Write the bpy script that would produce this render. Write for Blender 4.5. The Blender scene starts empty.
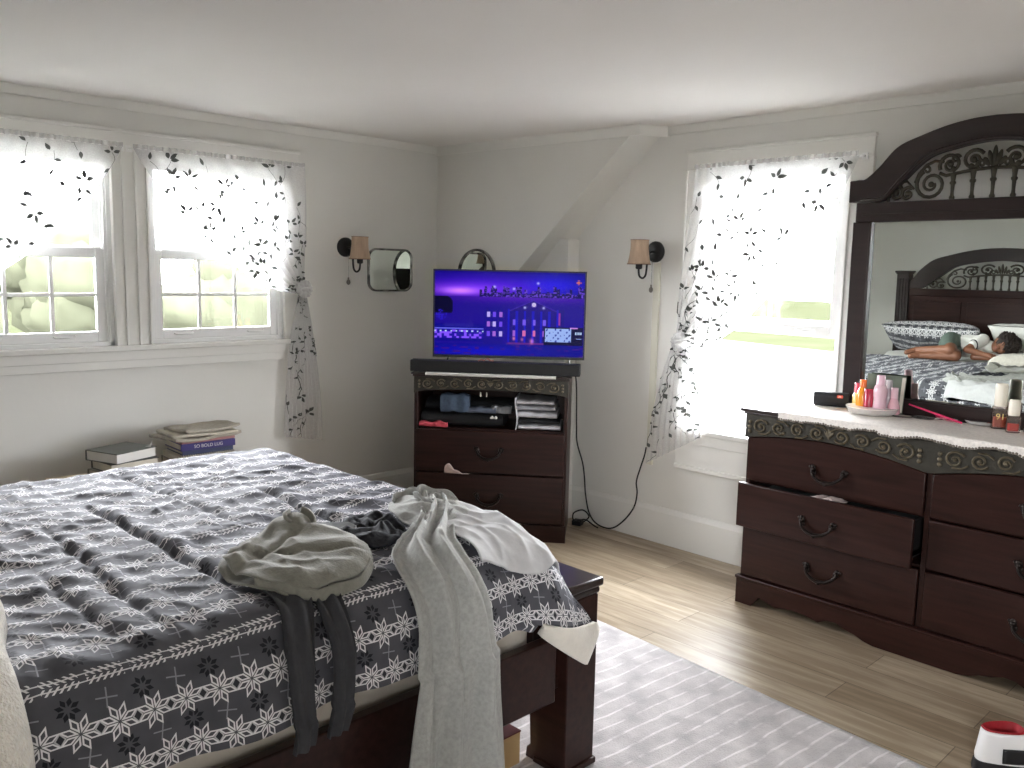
SKY = 9.; EXPO = 2.9; SCREEN = .112
import bpy, bmesh, math, random
from mathutils import Vector, Matrix, noise
D = bpy.data; S = bpy.context.scene; COL = S.collection
PI = math.pi; rad = math.radians
random.seed(7)

def lerp(a, b, t): return a + (b - a) * t
def clamp(x, a=0., b=1.): return max(a, min(b, x))
def sstep(a, b, x):
    t = clamp((x - a) / (b - a)); return t * t * (3 - 2 * t)
def nz(x, y, z=0.): return noise.noise(Vector((x, y, z)))

# ------------------------------------------------------------ mesh builder
class MB:
    def __init__(s): s.v = []; s.f = []; s.m = []; s.uv = {}; s.mi = 0; s.T = None
    def add(s, vs, fs, uvs=None):
        b = len(s.v)
        for i, p in enumerate(vs):
            p = Vector(p)
            if s.T is not None: p = s.T @ p
            s.v.append(p)
            if uvs: s.uv[b + i] = uvs[i]
        for f in fs: s.f.append([b + i for i in f]); s.m.append(s.mi)
        return s
    def box(s, c, d, rz=0., M=None):
        x, y, z = d[0] / 2, d[1] / 2, d[2] / 2
        vs = [Vector((a, b, e)) for a in (-x, x) for b in (-y, y) for e in (-z, z)]
        M = M or Matrix.Rotation(rz, 4, 'Z')
        vs = [M @ p + Vector(c) for p in vs]
        return s.add(vs, [(0, 1, 3, 2), (4, 6, 7, 5), (0, 4, 5, 1), (2, 3, 7, 6), (0, 2, 6, 4), (1, 5, 7, 3)])
    def bx(s, x0, x1, y0, y1, z0, z1): return s.box(((x0 + x1) / 2, (y0 + y1) / 2, (z0 + z1) / 2), (abs(x1 - x0), abs(y1 - y0), abs(z1 - z0)))
    def prism(s, poly, d0, d1, ax='y'):
        n = len(poly)
        mk = {'y': lambda a, b, d: (a, d, b), 'x': lambda a, b, d: (d, a, b), 'z': lambda a, b, d: (a, b, d)}[ax]
        vs = [mk(a, b, d0) for a, b in poly] + [mk(a, b, d1) for a, b in poly]
        fs = [tuple(range(n)), tuple(range(2 * n - 1, n - 1, -1))]
        fs += [(i, i + n, (i + 1) % n + n, (i + 1) % n) for i in range(n)]
        return s.add(vs, fs)
    def strip(s, A, B, d0, d1, ax='y'):            # solid between two equally long outlines A and B (no n-gon)
        n = len(A)
        mk = {'y': lambda a, b, d: (a, d, b), 'x': lambda a, b, d: (d, a, b), 'z': lambda a, b, d: (a, b, d)}[ax]
        vs = [mk(*p, d0) for p in A] + [mk(*p, d0) for p in B] + [mk(*p, d1) for p in A] + [mk(*p, d1) for p in B]
        fs = []
        for i in range(n - 1):
            fs += [(i, i + 1, n + i + 1, n + i), (2 * n + i, 3 * n + i, 3 * n + i + 1, 2 * n + i + 1),
                   (i, 2 * n + i, 2 * n + i + 1, i + 1), (n + i, n + i + 1, 3 * n + i + 1, 3 * n + i)]
        fs += [(0, n, 3 * n, 2 * n), (n - 1, 3 * n - 1, 4 * n - 1, 2 * n - 1)]
        return s.add(vs, fs)
    def tube(s, pts, r, n=8, flat=None, cap=True):
        pts = [Vector(p) for p in pts]; N = len(pts)
        rs = r if isinstance(r, (list, tuple)) else [r] * N
        t0 = (pts[1] - pts[0]).normalized()
        up = Vector((0, 0, 1)) if abs(t0.z) < .9 else Vector((1, 0, 0))
        a = t0.cross(up).normalized(); vs = []; fs = []
        for i in range(N):
            t = (pts[min(i + 1, N - 1)] - pts[max(i - 1, 0)])
            t = t.normalized() if t.length > 1e-9 else t0
            a = (a - t * a.dot(t)); a = a.normalized() if a.length > 1e-6 else t.orthogonal().normalized()
            b = t.cross(a)
            for k in range(n):
                q = 2 * PI * k / n
                vs.append(pts[i] + a * math.cos(q) * rs[i] + b * math.sin(q) * rs[i] * (flat or 1))
        for i in range(N - 1):
            for k in range(n):
                fs.append((i * n + k, i * n + (k + 1) % n, (i + 1) * n + (k + 1) % n, (i + 1) * n + k))
        if cap: fs += [tuple(range(n - 1, -1, -1)), tuple(range((N - 1) * n, N * n))]
        return s.add(vs, fs)
    def lathe(s, prof, c=(0, 0, 0), n=20, M=None):
        vs = []; fs = []; N = len(prof)
        for r, z in prof:
            for k in range(n):
                q = 2 * PI * k / n; p = Vector((r * math.cos(q), r * math.sin(q), z))
                vs.append((M @ p if M else p) + Vector(c))
        for i in range(N - 1):
            for k in range(n): fs.append((i * n + k, i * n + (k + 1) % n, (i + 1) * n + (k + 1) % n, (i + 1) * n + k))
        if prof[0][0] > 1e-5: fs.append(tuple(range(n - 1, -1, -1)))
        if prof[-1][0] > 1e-5: fs.append(tuple(range((N - 1) * n, N * n)))
        return s.add(vs, fs)
    def ball(s, c, r, nu=12, nv=8, M=None):
        r = (r, r, r) if isinstance(r, (int, float)) else r
        vs = []; fs = []
        for j in range(1, nv):
            t = PI * j / nv
            for k in range(nu):
                q = 2 * PI * k / nu
                p = Vector((r[0] * math.sin(t) * math.cos(q), r[1] * math.sin(t) * math.sin(q), r[2] * math.cos(t)))
                vs.append((M @ p if M else p) + Vector(c))
        a = Vector((0, 0, r[2])); vs.append((M @ a if M else a) + Vector(c)); vs.append((M @ -a if M else -a) + Vector(c))
        n = nu * (nv - 1)
        for j in range(nv - 2):
            for k in range(nu): fs.append((j * nu + k, (j + 1) * nu + k, (j + 1) * nu + (k + 1) % nu, j * nu + (k + 1) % nu))
        for k in range(nu):
            fs.append((n, k, (k + 1) % nu)); fs.append((n + 1, (nv - 2) * nu + (k + 1) % nu, (nv - 2) * nu + k))
        return s.add(vs, fs)
    def capsule(s, a, b, ra, rb, n=14):            # tapered limb with round ends
        a = Vector(a); b = Vector(b); d = b - a; L = max(d.length, 1e-6); t = d / L
        pts = []; rs = []
        for k in range(5): q = PI / 2 * (1 - k / 4); pts.append(a - t * ra * math.sin(q)); rs.append(max(ra * math.cos(q), .0008))
        for k in (1, 2, 3): pts.append(a.lerp(b, k / 4)); rs.append(lerp(ra, rb, k / 4))
        for k in range(5): q = PI / 2 * k / 4; pts.append(b + t * rb * math.sin(q)); rs.append(max(rb * math.cos(q), .0008))
        return s.tube(pts, rs, n)
    def grid(s, fn, nu, nv, uvf=None, wrap=False):
        vs = []; uvs = []; fs = []
        for j in range(nv + 1):
            for i in range(nu + (0 if wrap else 1)):
                u, v = i / nu, j / nv
                vs.append(fn(u, v)); uvs.append(uvf(u, v) if uvf else (u, v))
        W = nu if wrap else nu + 1
        for j in range(nv):
            for i in range(nu):
                k = (i + 1) % W if wrap else i + 1
                fs.append((j * W + i, j * W + k, (j + 1) * W + k, (j + 1) * W + i))
        return s.add(vs, fs, uvs)
    def build(s, name, mats, parent=None, smooth=None, bevel=0., seg=2, loc=None, solid=None, fix=True, subsurf=0, up=False):
        me = D.meshes.new(name)
        me.from_pydata([tuple(p) for p in s.v], [], s.f)
        if up:                                     # cloth: faces look upward on average
            me.update()
            if sum(p.normal.z * p.area for p in me.polygons) < 0: me.flip_normals()
            fix = False
        if not isinstance(mats, (list, tuple)): mats = [mats]
        for m in mats: me.materials.append(m)
        if len(mats) > 1: me.polygons.foreach_set('material_index', s.m)
        if s.uv:
            L = me.uv_layers.new(name='UVMap')
            for lp in me.loops:
                L.data[lp.index].uv = s.uv.get(lp.vertex_index, (0, 0))
        if fix:
            bm = bmesh.new(); bm.from_mesh(me); bmesh.ops.recalc_face_normals(bm, faces=bm.faces); bm.to_mesh(me); bm.free()
        if smooth is not None:
            me.shade_smooth()
            if smooth < 180: me.set_sharp_from_angle(angle=rad(smooth))
        o = D.objects.new(name, me); COL.objects.link(o)
        if parent: o.parent = parent
        if loc: o.location = loc
        if bevel:
            b = o.modifiers.new('Bevel', 'BEVEL'); b.width = bevel; b.segments = seg; b.limit_method = 'ANGLE'; b.angle_limit = rad(40)
            if smooth is None: me.shade_smooth(); me.set_sharp_from_angle(angle=rad(60))
        if solid:
            b = o.modifiers.new('Solidify', 'SOLIDIFY'); b.thickness = solid[0]; b.offset = solid[1]
            if len(mats) > 1 and len(solid) > 2: b.material_offset = 1
        if subsurf:
            b = o.modifiers.new('Subdivision', 'SUBSURF'); b.levels = subsurf; b.render_levels = subsurf
        return o

def tag(o, label=None, cat=None, group=None, kind=None):
    if label: o['label'] = label
    if cat: o['category'] = cat
    if group: o['group'] = group
    if kind: o['kind'] = kind
    return o
def thing(name, label, cat, loc=(0, 0, 0), rz=0., group=None, kind=None):
    o = D.objects.new(name, None); COL.objects.link(o); o.location = loc; o.rotation_euler = (0, 0, rz); o.empty_display_size = .05
    return tag(o, label, cat, group, kind)
def struct(o, label, cat): return tag(o, label, cat, None, 'structure')
def dup(o, parent=None):
    c = o.copy(); COL.objects.link(c)
    if parent: c.parent = parent
    for ch in list(o.children): dup(ch, c)
    return c
def rrect(w, h, r, n=6, cx=0., cy=0.):
    out = []
    for sx, sy, a0 in ((1, 1, 0), (-1, 1, 90), (-1, -1, 180), (1, -1, 270)):
        for k in range(n + 1):
            a = rad(a0 + 90 * k / n); out.append((cx + sx * (w / 2 - r) + r * math.cos(a), cy + sy * (h / 2 - r) + r * math.sin(a)))
    return out
def catmull(P, n=8):
    P = [Vector(p) for p in P]; out = []
    for i in range(len(P) - 1):
        p0 = P[max(i - 1, 0)]; p1 = P[i]; p2 = P[i + 1]; p3 = P[min(i + 2, len(P) - 1)]
        for k in range(n):
            t = k / n
            out.append(.5 * ((2 * p1) + (p2 - p0) * t + (2 * p0 - 5 * p1 + 4 * p2 - p3) * t * t + (3 * p1 - p0 - 3 * p2 + p3) * t ** 3))
    out.append(P[-1]); return out

# ------------------------------------------------------------ node maths
class X:
    def __init__(s, nt, k): s.nt = nt; s.k = k
    def op(s, o, b=None, c=None):
        n = s.nt.nodes.new('ShaderNodeMath'); n.operation = o
        for i, q in enumerate((s, b, c)):
            if q is None: continue
            if isinstance(q, X): s.nt.links.new(q.k, n.inputs[i])
            else: n.inputs[i].default_value = q
        return X(s.nt, n.outputs[0])
    def __add__(s, b): return s.op('ADD', b)
    def __sub__(s, b): return s.op('SUBTRACT', b)
    def __mul__(s, b): return s.op('MULTIPLY', b)
    def __truediv__(s, b): return s.op('DIVIDE', b)
    def mod(s, b): return s.op('FLOORED_MODULO', b)
    def abs(s): return s.op('ABSOLUTE')
    def lt(s, b): return s.op('LESS_THAN', b)
    def gt(s, b): return s.op('GREATER_THAN', b)
    def max(s, b): return s.op('MAXIMUM', b)
    def min(s, b): return s.op('MINIMUM', b)
    def floor(s): return s.op('FLOOR')
def N(nt, t, **kw):
    n = nt.nodes.new(t)
    for k, v in kw.items():
        if k in n.inputs: n.inputs[k].default_value = v
        else: setattr(n, k, v)
    return n
def mixrgb(nt, fac, a, b, mode='MIX'):
    n = nt.nodes.new('ShaderNodeMix'); n.data_type = 'RGBA'; n.blend_type = mode
    for i, q in ((0, fac), (6, a), (7, b)):
        if isinstance(q, X): nt.links.new(q.k, n.inputs[i])
        elif hasattr(q, 'is_output'): nt.links.new(q, n.inputs[i])
        elif i == 0: n.inputs[0].default_value = q
        else: n.inputs[i].default_value = (*q, 1) if len(q) == 3 else q
    return n.outputs[2]
def s2l(c):
    return tuple((x / 12.92 if x <= .04045 else ((x + .055) / 1.055) ** 2.4) for x in (c[0] / 255, c[1] / 255, c[2] / 255))
MATS = {}
def mat(name, col, rough=.5, metal=0., var=.12, scale=6., stretch=(1, 1, 1), bump=0., bscale=40., sheen=0., coat=0., trans=0., spec=.5, emis=None, lin=False, coords='Object', detail=4.):
    """procedural principled material: sRGB 0-255 colour broken up by noise, optional bump"""
    if name in MATS: return MATS[name]
    m = D.materials.new(name); m.use_nodes = True; nt = m.node_tree; b = nt.nodes['Principled BSDF']
    c = col if lin else s2l(col)
    tc = N(nt, 'ShaderNodeTexCoord'); mp = N(nt, 'ShaderNodeMapping'); mp.inputs['Scale'].default_value = stretch
    nt.links.new(tc.outputs[coords], mp.inputs[0])
    no = N(nt, 'ShaderNodeTexNoise', Scale=scale, Detail=detail); nt.links.new(mp.outputs[0], no.inputs['Vector'])
    f = X(nt, no.outputs['Fac'])
    f = (f - .5) * 2.2 + .5
    out = mixrgb(nt, f.max(0.).min(1.), tuple(x * (1 - var) for x in c), tuple(min(1, x * (1 + var)) for x in c))
    nt.links.new(out, b.inputs['Base Color'])
    b.inputs['Roughness'].default_value = rough; b.inputs['Metallic'].default_value = metal
    b.inputs['Sheen Weight'].default_value = sheen; b.inputs['Coat Weight'].default_value = coat
    b.inputs['Transmission Weight'].default_value = trans; b.inputs['Specular IOR Level'].default_value = spec
    if bump:
        n2 = N(nt, 'ShaderNodeTexNoise', Scale=bscale, Detail=3.); nt.links.new(mp.outputs[0], n2.inputs['Vector'])
        bp = N(nt, 'ShaderNodeBump', Strength=bump, Distance=.01); nt.links.new(n2.outputs['Fac'], bp.inputs['Height']); nt.links.new(bp.outputs[0], b.inputs['Normal'])
    if emis:
        b.inputs['Emission Color'].default_value = (*s2l(emis[0]), 1); b.inputs['Emission Strength'].default_value = emis[1]
    MATS[name] = m; return m

# ------------------------------------------------------------ materials
M_wall = mat('wall_paint', (221, 220, 215), .7, var=.02, scale=2., bump=.04, bscale=30.)
M_ceil = mat('ceiling_paint', (232, 229, 225), .8, var=.02, scale=1.5, bump=.05, bscale=20.)
M_trim = mat('white_trim_paint', (226, 225, 220), .45, var=.015, scale=3.)
M_vinyl = mat('white_vinyl_sash', (232, 232, 230), .35, var=.01)
M_cherry = mat('dark_cherry_wood', (43, 25, 21), .32, var=.32, scale=5., stretch=(.6, .6, 9), coat=.0, spec=.22)
M_cherryh = mat('dark_cherry_wood_long_grain', (43, 24, 20), .34, var=.4, scale=5., stretch=(.7, 9, 9), coat=.0, spec=.22)
M_ebony = mat('near_black_stained_wood', (38, 26, 25), .33, var=.3, scale=5., stretch=(.7, 9, 9), coat=.3, spec=.4)
M_dark = mat('drawer_interior', (26, 20, 19), .8, var=.1)
M_frieze = mat('carved_olive_bronze', (48, 45, 37), .5, .25, var=.3, scale=22., bump=.25, bscale=80.)
M_carve = mat('carved_bronze_highlight', (104, 95, 78), .42, .45, var=.35, scale=40.)
M_iron = mat('aged_iron_scroll', (66, 62, 52), .45, .5, var=.3, scale=30.)
M_pull = mat('antique_pewter_pull', (46, 40, 38), .35, .8, var=.3, scale=40.)
M_black = mat('black_plastic', (20, 20, 22), .45, var=.1)
M_blackmetal = mat('matte_black_metal', (32, 32, 33), .42, .3, var=.15)
M_chrome = mat('polished_chrome', (205, 205, 205), .12, 1., var=.05)
M_mirror = mat('silvered_mirror', (228, 234, 228), .0, 1., var=.0)
M_shade = mat('beige_linen_shade', (176, 152, 130), .85, var=.12, scale=60., stretch=(1, 1, .15), bump=.2, bscale=150.)
M_white = mat('white_cotton', (222, 220, 216), .85, var=.05, scale=8., bump=.15, bscale=20., sheen=.2)
M_cream = mat('cream_fleece', (222, 215, 204), .95, var=.05, scale=30., bump=.35, bscale=120., sheen=.5)
M_sherpa = mat('cream_sherpa_pile', (228, 221, 209), .95, var=.1, scale=60., bump=1., bscale=170., sheen=.6)
M_matt = mat('pale_mattress_ticking', (205, 196, 184), .85, var=.06, scale=12., bump=.2, bscale=60.)
M_grayrobe = mat('heather_grey_jersey', (160, 160, 156), .9, var=.14, scale=90., bump=.25, bscale=220., sheen=.25)
M_graysheet = mat('pale_grey_sheet', (190, 189, 190), .85, var=.05, scale=50., bump=.12, bscale=60., sheen=.25)
M_olive = mat('grey_olive_fleece', (132, 130, 121), .92, var=.1, scale=70., bump=.25, bscale=180., sheen=.3)
M_char = mat('charcoal_leggings', (52, 52, 56), .8, var=.12, scale=40., bump=.15, bscale=150.)
M_navy = mat('near_black_navy_knit', (34, 35, 42), .85, var=.2, scale=30., bump=.3, bscale=90.)
M_pink = mat('coral_pink_cotton', (196, 74, 88), .85, var=.2, scale=40.)
M_blush = mat('pale_blush_cotton', (206, 188, 184), .85, var=.08, scale=30.)
M_denim = mat('blue_denim', (70, 86, 108), .85, var=.2, scale=60., bump=.2, bscale=150.)
M_blackcloth = mat('black_cotton', (18, 19, 22), .85, var=.25, scale=20., bump=.2, bscale=80.)
M_skin = mat('brown_skin', (134, 88, 66), .5, var=.06, scale=15.)
M_hair = mat('dark_curly_hair', (40, 28, 24), .6, var=.4, scale=60., bump=1., bscale=70.)
M_green = mat('grey_green_shorts_cotton', (92, 106, 98), .85, var=.1, scale=30., bump=.15, bscale=90.)
M_lace = mat('white_lace_runner', (226, 220, 214), .9, var=.12, scale=90., bump=.5, bscale=140.)
M_lacedark = mat('grey_lace_edging', (110, 103, 94), .9, var=.3, scale=120., bump=.4, bscale=200.)
M_leaf = None
M_cord = mat('black_rubber_cord', (24, 23, 23), .5, var=.1)
M_paper = mat('aged_paper', (206, 200, 186), .8, var=.08, scale=20.)
M_news = mat('grey_newsprint', (164, 157, 144), .85, var=.16, scale=45., stretch=(1, 1, 4))

def node_mat(name):
    m = D.materials.new(name); m.use_nodes = True; return m, m.node_tree, m.node_tree.nodes['Principled BSDF']

def floor_material():
    m, nt, b = node_mat('light_oak_plank_floor')
    tc = N(nt, 'ShaderNodeTexCoord'); P = tc.outputs['Object']
    br = N(nt, 'ShaderNodeTexBrick', offset=.37, offset_frequency=2)
    for k, v in (('Scale', 1.), ('Mortar Size', .0016), ('Mortar Smooth', .1), ('Bias', 0.), ('Brick Width', 1.24), ('Row Height', .178)): br.inputs[k].default_value = v
    br.inputs['Color1'].default_value = (*s2l((200, 186, 164)), 1); br.inputs['Color2'].default_value = (*s2l((158, 142, 120)), 1); br.inputs['Mortar'].default_value = (*s2l((112, 98, 82)), 1)
    nt.links.new(P, br.inputs['Vector'])
    mp = N(nt, 'ShaderNodeMapping'); mp.inputs['Scale'].default_value = (1.1, 11, 1); nt.links.new(P, mp.inputs[0])
    no = N(nt, 'ShaderNodeTexNoise', Scale=2.2, Detail=7., Roughness=.62, Distortion=.5); nt.links.new(mp.outputs[0], no.inputs['Vector'])
    mp2 = N(nt, 'ShaderNodeMapping'); mp2.inputs['Scale'].default_value = (.9, 3.2, 1); nt.links.new(P, mp2.inputs[0])
    n2 = N(nt, 'ShaderNodeTexNoise', Scale=1.7, Detail=4.); nt.links.new(mp2.outputs[0], n2.inputs['Vector'])
    f1 = ((X(nt, no.outputs['Fac']) - .42) * 3.4).max(0.).min(1.)
    f2 = ((X(nt, n2.outputs['Fac']) - .56) * 5.).max(0.).min(1.)
    c = mixrgb(nt, f1, (.60, .56, .52), (1.0, 1.0, 1.0))
    c = mixrgb(nt, 1., br.outputs['Color'], c, 'MULTIPLY')
    c = mixrgb(nt, f2 * .55, c, s2l((134, 116, 95)))
    nt.links.new(c, b.inputs['Base Color']); b.inputs['Roughness'].default_value = .42
    bp = N(nt, 'ShaderNodeBump', Strength=.12, Distance=.004); nt.links.new(no.outputs['Fac'], bp.inputs['Height']); nt.links.new(bp.outputs[0], b.inputs['Normal'])
    return m
M_floor = floor_material()

def rug_material():
    m, nt, b = node_mat('grey_lilac_shag_rug')
    tc = N(nt, 'ShaderNodeTexCoord'); P = tc.outputs['Object']
    sx = N(nt, 'ShaderNodeSeparateXYZ'); nt.links.new(P, sx.inputs[0])
    wob = N(nt, 'ShaderNodeTexNoise', Scale=4., Detail=3.); nt.links.new(P, wob.inputs['Vector'])
    bl = N(nt, 'ShaderNodeTexNoise', Scale=9., Detail=5.); nt.links.new(P, bl.inputs['Vector'])
    fi = N(nt, 'ShaderNodeTexNoise', Scale=170., Detail=3.); nt.links.new(P, fi.inputs['Vector'])
    x = X(nt, sx.outputs[0]) + (X(nt, wob.outputs['Fac']) - .5) * .05
    d = ((x.mod(.062)) - .031).abs()
    brk = (X(nt, bl.outputs['Fac']) - .38) * 6.
    line = (((d * -1.) + .006) * 320.).max(0.).min(1.) * brk.max(0.).min(1.)
    f = ((X(nt, bl.outputs['Fac']) - .5) * 2.6 + .5).max(0.).min(1.)
    c = mixrgb(nt, f, s2l((158, 152, 153)), s2l((202, 196, 195)))
    c = mixrgb(nt, ((X(nt, fi.outputs['Fac']) - .5) * 1.6).max(0.), c, s2l((128, 122, 124)))
    c = mixrgb(nt, line * .8, c, s2l((232, 226, 226)))
    nt.links.new(c, b.inputs['Base Color']); b.inputs['Roughness'].default_value = .95; b.inputs['Sheen Weight'].default_value = .4
    h = X(nt, fi.outputs['Fac']) + line * .6
    bp = N(nt, 'ShaderNodeBump', Strength=.55, Distance=.005); nt.links.new(h.k, bp.inputs['Height']); nt.links.new(bp.outputs[0], b.inputs['Normal'])
    return m
M_rug = rug_material()

def nordic_material(name='grey_nordic_star_flannel'):
    m, nt, b = node_mat(name)
    uv = N(nt, 'ShaderNodeUVMap', uv_map='UVMap'); sx = N(nt, 'ShaderNodeSeparateXYZ'); nt.links.new(uv.outputs[0], sx.inputs[0])
    U, V = X(nt, sx.outputs[0]), X(nt, sx.outputs[1])
    p, rw = .066, .100
    yr = (V + rw / 2).mod(rw) - rw / 2
    row = ((V + rw / 2) / rw).floor()
    k3 = row.mod(3.)
    isherr = k3.lt(.5); isstar = k3.gt(.5)
    us = U + row * (p * .37)
    xs = us.mod(p) - p / 2
    # eight hollow diamond petals
    r = (xs * xs + yr * yr).op('SQRT')
    th = yr.op('ARCTAN2', xs)
    tf = (th + PI * 2).mod(PI / 4) - PI / 8
    px = r * tf.op('COSINE'); py = (r * tf.op('SINE')).abs()
    def dia(c, a, w): return ((px - c).abs() / a) + (py / w)
    d = dia(.0203, .0178, .0074)
    petal = d.lt(1.0) * d.gt(.56)
    # joining diamonds between stars
    xd = (us + p / 2).mod(p) - p / 2
    dd = xd.abs() / .0105 + yr.abs() / .0145
    link = dd.lt(1.) * dd.gt(.7)
    inner = dd.lt(.62)
    star = petal * isstar
    # herringbone band
    q = .0125
    ch = ((U + yr.abs() * .9).mod(q) - q / 2).abs().lt(.0024) * yr.abs().lt(.0165) * yr.abs().gt(.0018)
    grp = (U.mod(.079) - .0395).abs().lt(.033)
    rail = (yr.abs() - .0085).abs().lt(.0013)
    herr = ((ch * grp).max(rail)) * isherr
    # small motifs between the rows
    y2 = V.mod(rw) - rw / 2
    rr = (V / rw).floor()
    u2 = U + rr * (p * .37) + p * .2
    par = ((u2 / p).floor() + rr).mod(2.)
    x2 = u2.mod(p) - p / 2
    r2 = (x2 * x2 + y2 * y2).op('SQRT'); t2 = y2.op('ARCTAN2', x2)
    t8 = (t2 + PI * 2).mod(PI / 4) - PI / 8
    f1 = ((r2 * t8.op('COSINE') - .014).abs() / .0085 + (r2 * t8.op('SINE')).abs() / .0048).lt(1.)
    flake = f1 * par.lt(.5)
    t4 = (t2 + PI * 2 + PI / 4 + .15).mod(PI / 2) - PI / 4
    cross = ((r2 * t4.op('SINE')).abs().lt(.0014) * r2.lt(.019)) * par.gt(.5)
    no = N(nt, 'ShaderNodeTexNoise', Scale=14., Detail=4.); nt.links.new(uv.outputs[0], no.inputs['Vector'])
    base = mixrgb(nt, X(nt, no.outputs['Fac']), s2l((64, 64, 69)), s2l((92, 92, 98)))
    c = mixrgb(nt, flake, base, s2l((33, 33, 39)))
    c = mixrgb(nt, cross, c, s2l((138, 138, 146)))
    c = mixrgb(nt, inner * isstar, c, s2l((48, 48, 54)))
    c = mixrgb(nt, herr.max(star).max(link * isstar * .6), c, s2l((222, 220, 222)))
    nt.links.new(c, b.inputs['Base Color']); b.inputs['Roughness'].default_value = .72
    b.inputs['Sheen Weight'].default_value = .12; b.inputs['Sheen Roughness'].default_value = .5; b.inputs['Specular IOR Level'].default_value = .18; b.inputs['Sheen Tint'].default_value = (.86, .86, 1, 1)
    fi = N(nt, 'ShaderNodeTexNoise', Scale=60., Detail=3.); nt.links.new(uv.outputs[0], fi.inputs['Vector'])
    bp = N(nt, 'ShaderNodeBump', Strength=.18, Distance=.004); nt.links.new(fi.outputs['Fac'], bp.inputs['Height']); nt.links.new(bp.outputs[0], b.inputs['Normal'])
    return m
M_nordic = nordic_material()

def sheer_material():
    m = D.materials.new('white_sheer_voile'); m.use_nodes = True; nt = m.node_tree; nt.nodes.remove(nt.nodes['Principled BSDF'])
    out = nt.nodes['Material Output']
    tc = N(nt, 'ShaderNodeTexCoord'); no = N(nt, 'ShaderNodeTexNoise', Scale=180., Detail=2.); nt.links.new(tc.outputs['Object'], no.inputs['Vector'])
    tr = N(nt, 'ShaderNodeBsdfTransparent'); tr.inputs[0].default_value = (1, 1, 1, 1)
    df = N(nt, 'ShaderNodeBsdfDiffuse'); df.inputs[0].default_value = (.86, .86, .86, 1)
    tl = N(nt, 'ShaderNodeBsdfTranslucent'); tl.inputs[0].default_value = (.9, .9, .9, 1)
    a = N(nt, 'ShaderNodeMixShader'); a.inputs[0].default_value = .5; nt.links.new(df.outputs[0], a.inputs[1]); nt.links.new(tl.outputs[0], a.inputs[2])
    mx = N(nt, 'ShaderNodeMixShader'); f = (X(nt, no.outputs['Fac']) * .22 + .44); nt.links.new(f.k, mx.inputs[0])
    nt.links.new(tr.outputs[0], mx.inputs[1]); nt.links.new(a.outputs[0], mx.inputs[2]); nt.links.new(mx.outputs[0], out.inputs[0])
    return m
M_sheer = sheer_material()

def glass_material(name, tint=(1, 1, 1), refl=.06):
    m = D.materials.new(name); m.use_nodes = True; nt = m.node_tree; nt.nodes.remove(nt.nodes['Principled BSDF'])
    out = nt.nodes['Material Output']
    tr = N(nt, 'ShaderNodeBsdfTransparent'); tr.inputs[0].default_value = (*tint, 1)
    gl = N(nt, 'ShaderNodeBsdfGlossy', Roughness=.02); fr = N(nt, 'ShaderNodeFresnel', IOR=1.3)
    f = (X(nt, fr.outputs[0]) + refl * .3).min(1.)
    mx = N(nt, 'ShaderNodeMixShader'); nt.links.new(f.k, mx.inputs[0]); nt.links.new(tr.outputs[0], mx.inputs[1]); nt.links.new(gl.outputs[0], mx.inputs[2]); nt.links.new(mx.outputs[0], out.inputs[0])
    return m
M_pane = glass_material('clear_window_glass')
def cloudy_glass():
    m = D.materials.new('cloudy_pressed_glass'); m.use_nodes = True; nt = m.node_tree; b = nt.nodes['Principled BSDF']
    tc = N(nt, 'ShaderNodeTexCoord'); no = N(nt, 'ShaderNodeTexNoise', Scale=30., Detail=2.); nt.links.new(tc.outputs['Object'], no.inputs['Vector'])
    b.inputs['Base Color'].default_value = (.86, .85, .82, 1); b.inputs['Roughness'].default_value = .12
    f = X(nt, no.outputs['Fac']) * .3 + .25; nt.links.new(f.k, b.inputs['Alpha']); return m
M_clear = cloudy_glass()

def grass_material():
    m, nt, b = node_mat('meadow_grass')
    tc = N(nt, 'ShaderNodeTexCoord')
    a = N(nt, 'ShaderNodeTexNoise', Scale=.22, Detail=6.); nt.links.new(tc.outputs['Object'], a.inputs['Vector'])
    c = mixrgb(nt, ((X(nt, a.outputs['Fac']) - .5) * 3. + .5).max(0.).min(1.), (.0128, .0142, .0078), (.0162, .0172, .0105))
    nt.links.new(c, b.inputs['Base Color']); b.inputs['Roughness'].default_value = 1.; b.inputs['Specular IOR Level'].default_value = 0.
    return m
M_grass = grass_material()
M_road = mat('pale_concrete', (.05, .05, .0485), 1., var=.05, scale=1., lin=True, spec=0.)
M_tree = mat('spring_foliage', (.0290, .0305, .0205), 1., var=.14, scale=1.5, lin=True, spec=0.)
M_bark = mat('grey_bark', (.012, .011, .009), 1., var=.3, scale=8., lin=True, spec=0.)

def leaf_material():
    m = D.materials.new('grey_leaf_embroidery'); m.use_nodes = True; nt = m.node_tree; nt.nodes.remove(nt.nodes['Principled BSDF']); out = nt.nodes['Material Output']
    tc = N(nt, 'ShaderNodeTexCoord'); no = N(nt, 'ShaderNodeTexNoise', Scale=5., Detail=2.); nt.links.new(tc.outputs['Object'], no.inputs['Vector'])
    df = N(nt, 'ShaderNodeBsdfDiffuse'); df.inputs[0].default_value = (*s2l((84, 86, 84)), 1)
    tr = N(nt, 'ShaderNodeBsdfTransparent')
    mx = N(nt, 'ShaderNodeMixShader'); f = ((X(nt, no.outputs['Fac']) - .38) * .004).max(0.); nt.links.new(f.k, mx.inputs[0])
    nt.links.new(df.outputs[0], mx.inputs[1]); nt.links.new(tr.outputs[0], mx.inputs[2]); nt.links.new(mx.outputs[0], out.inputs[0]); return m
M_leaf = leaf_material()

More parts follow.
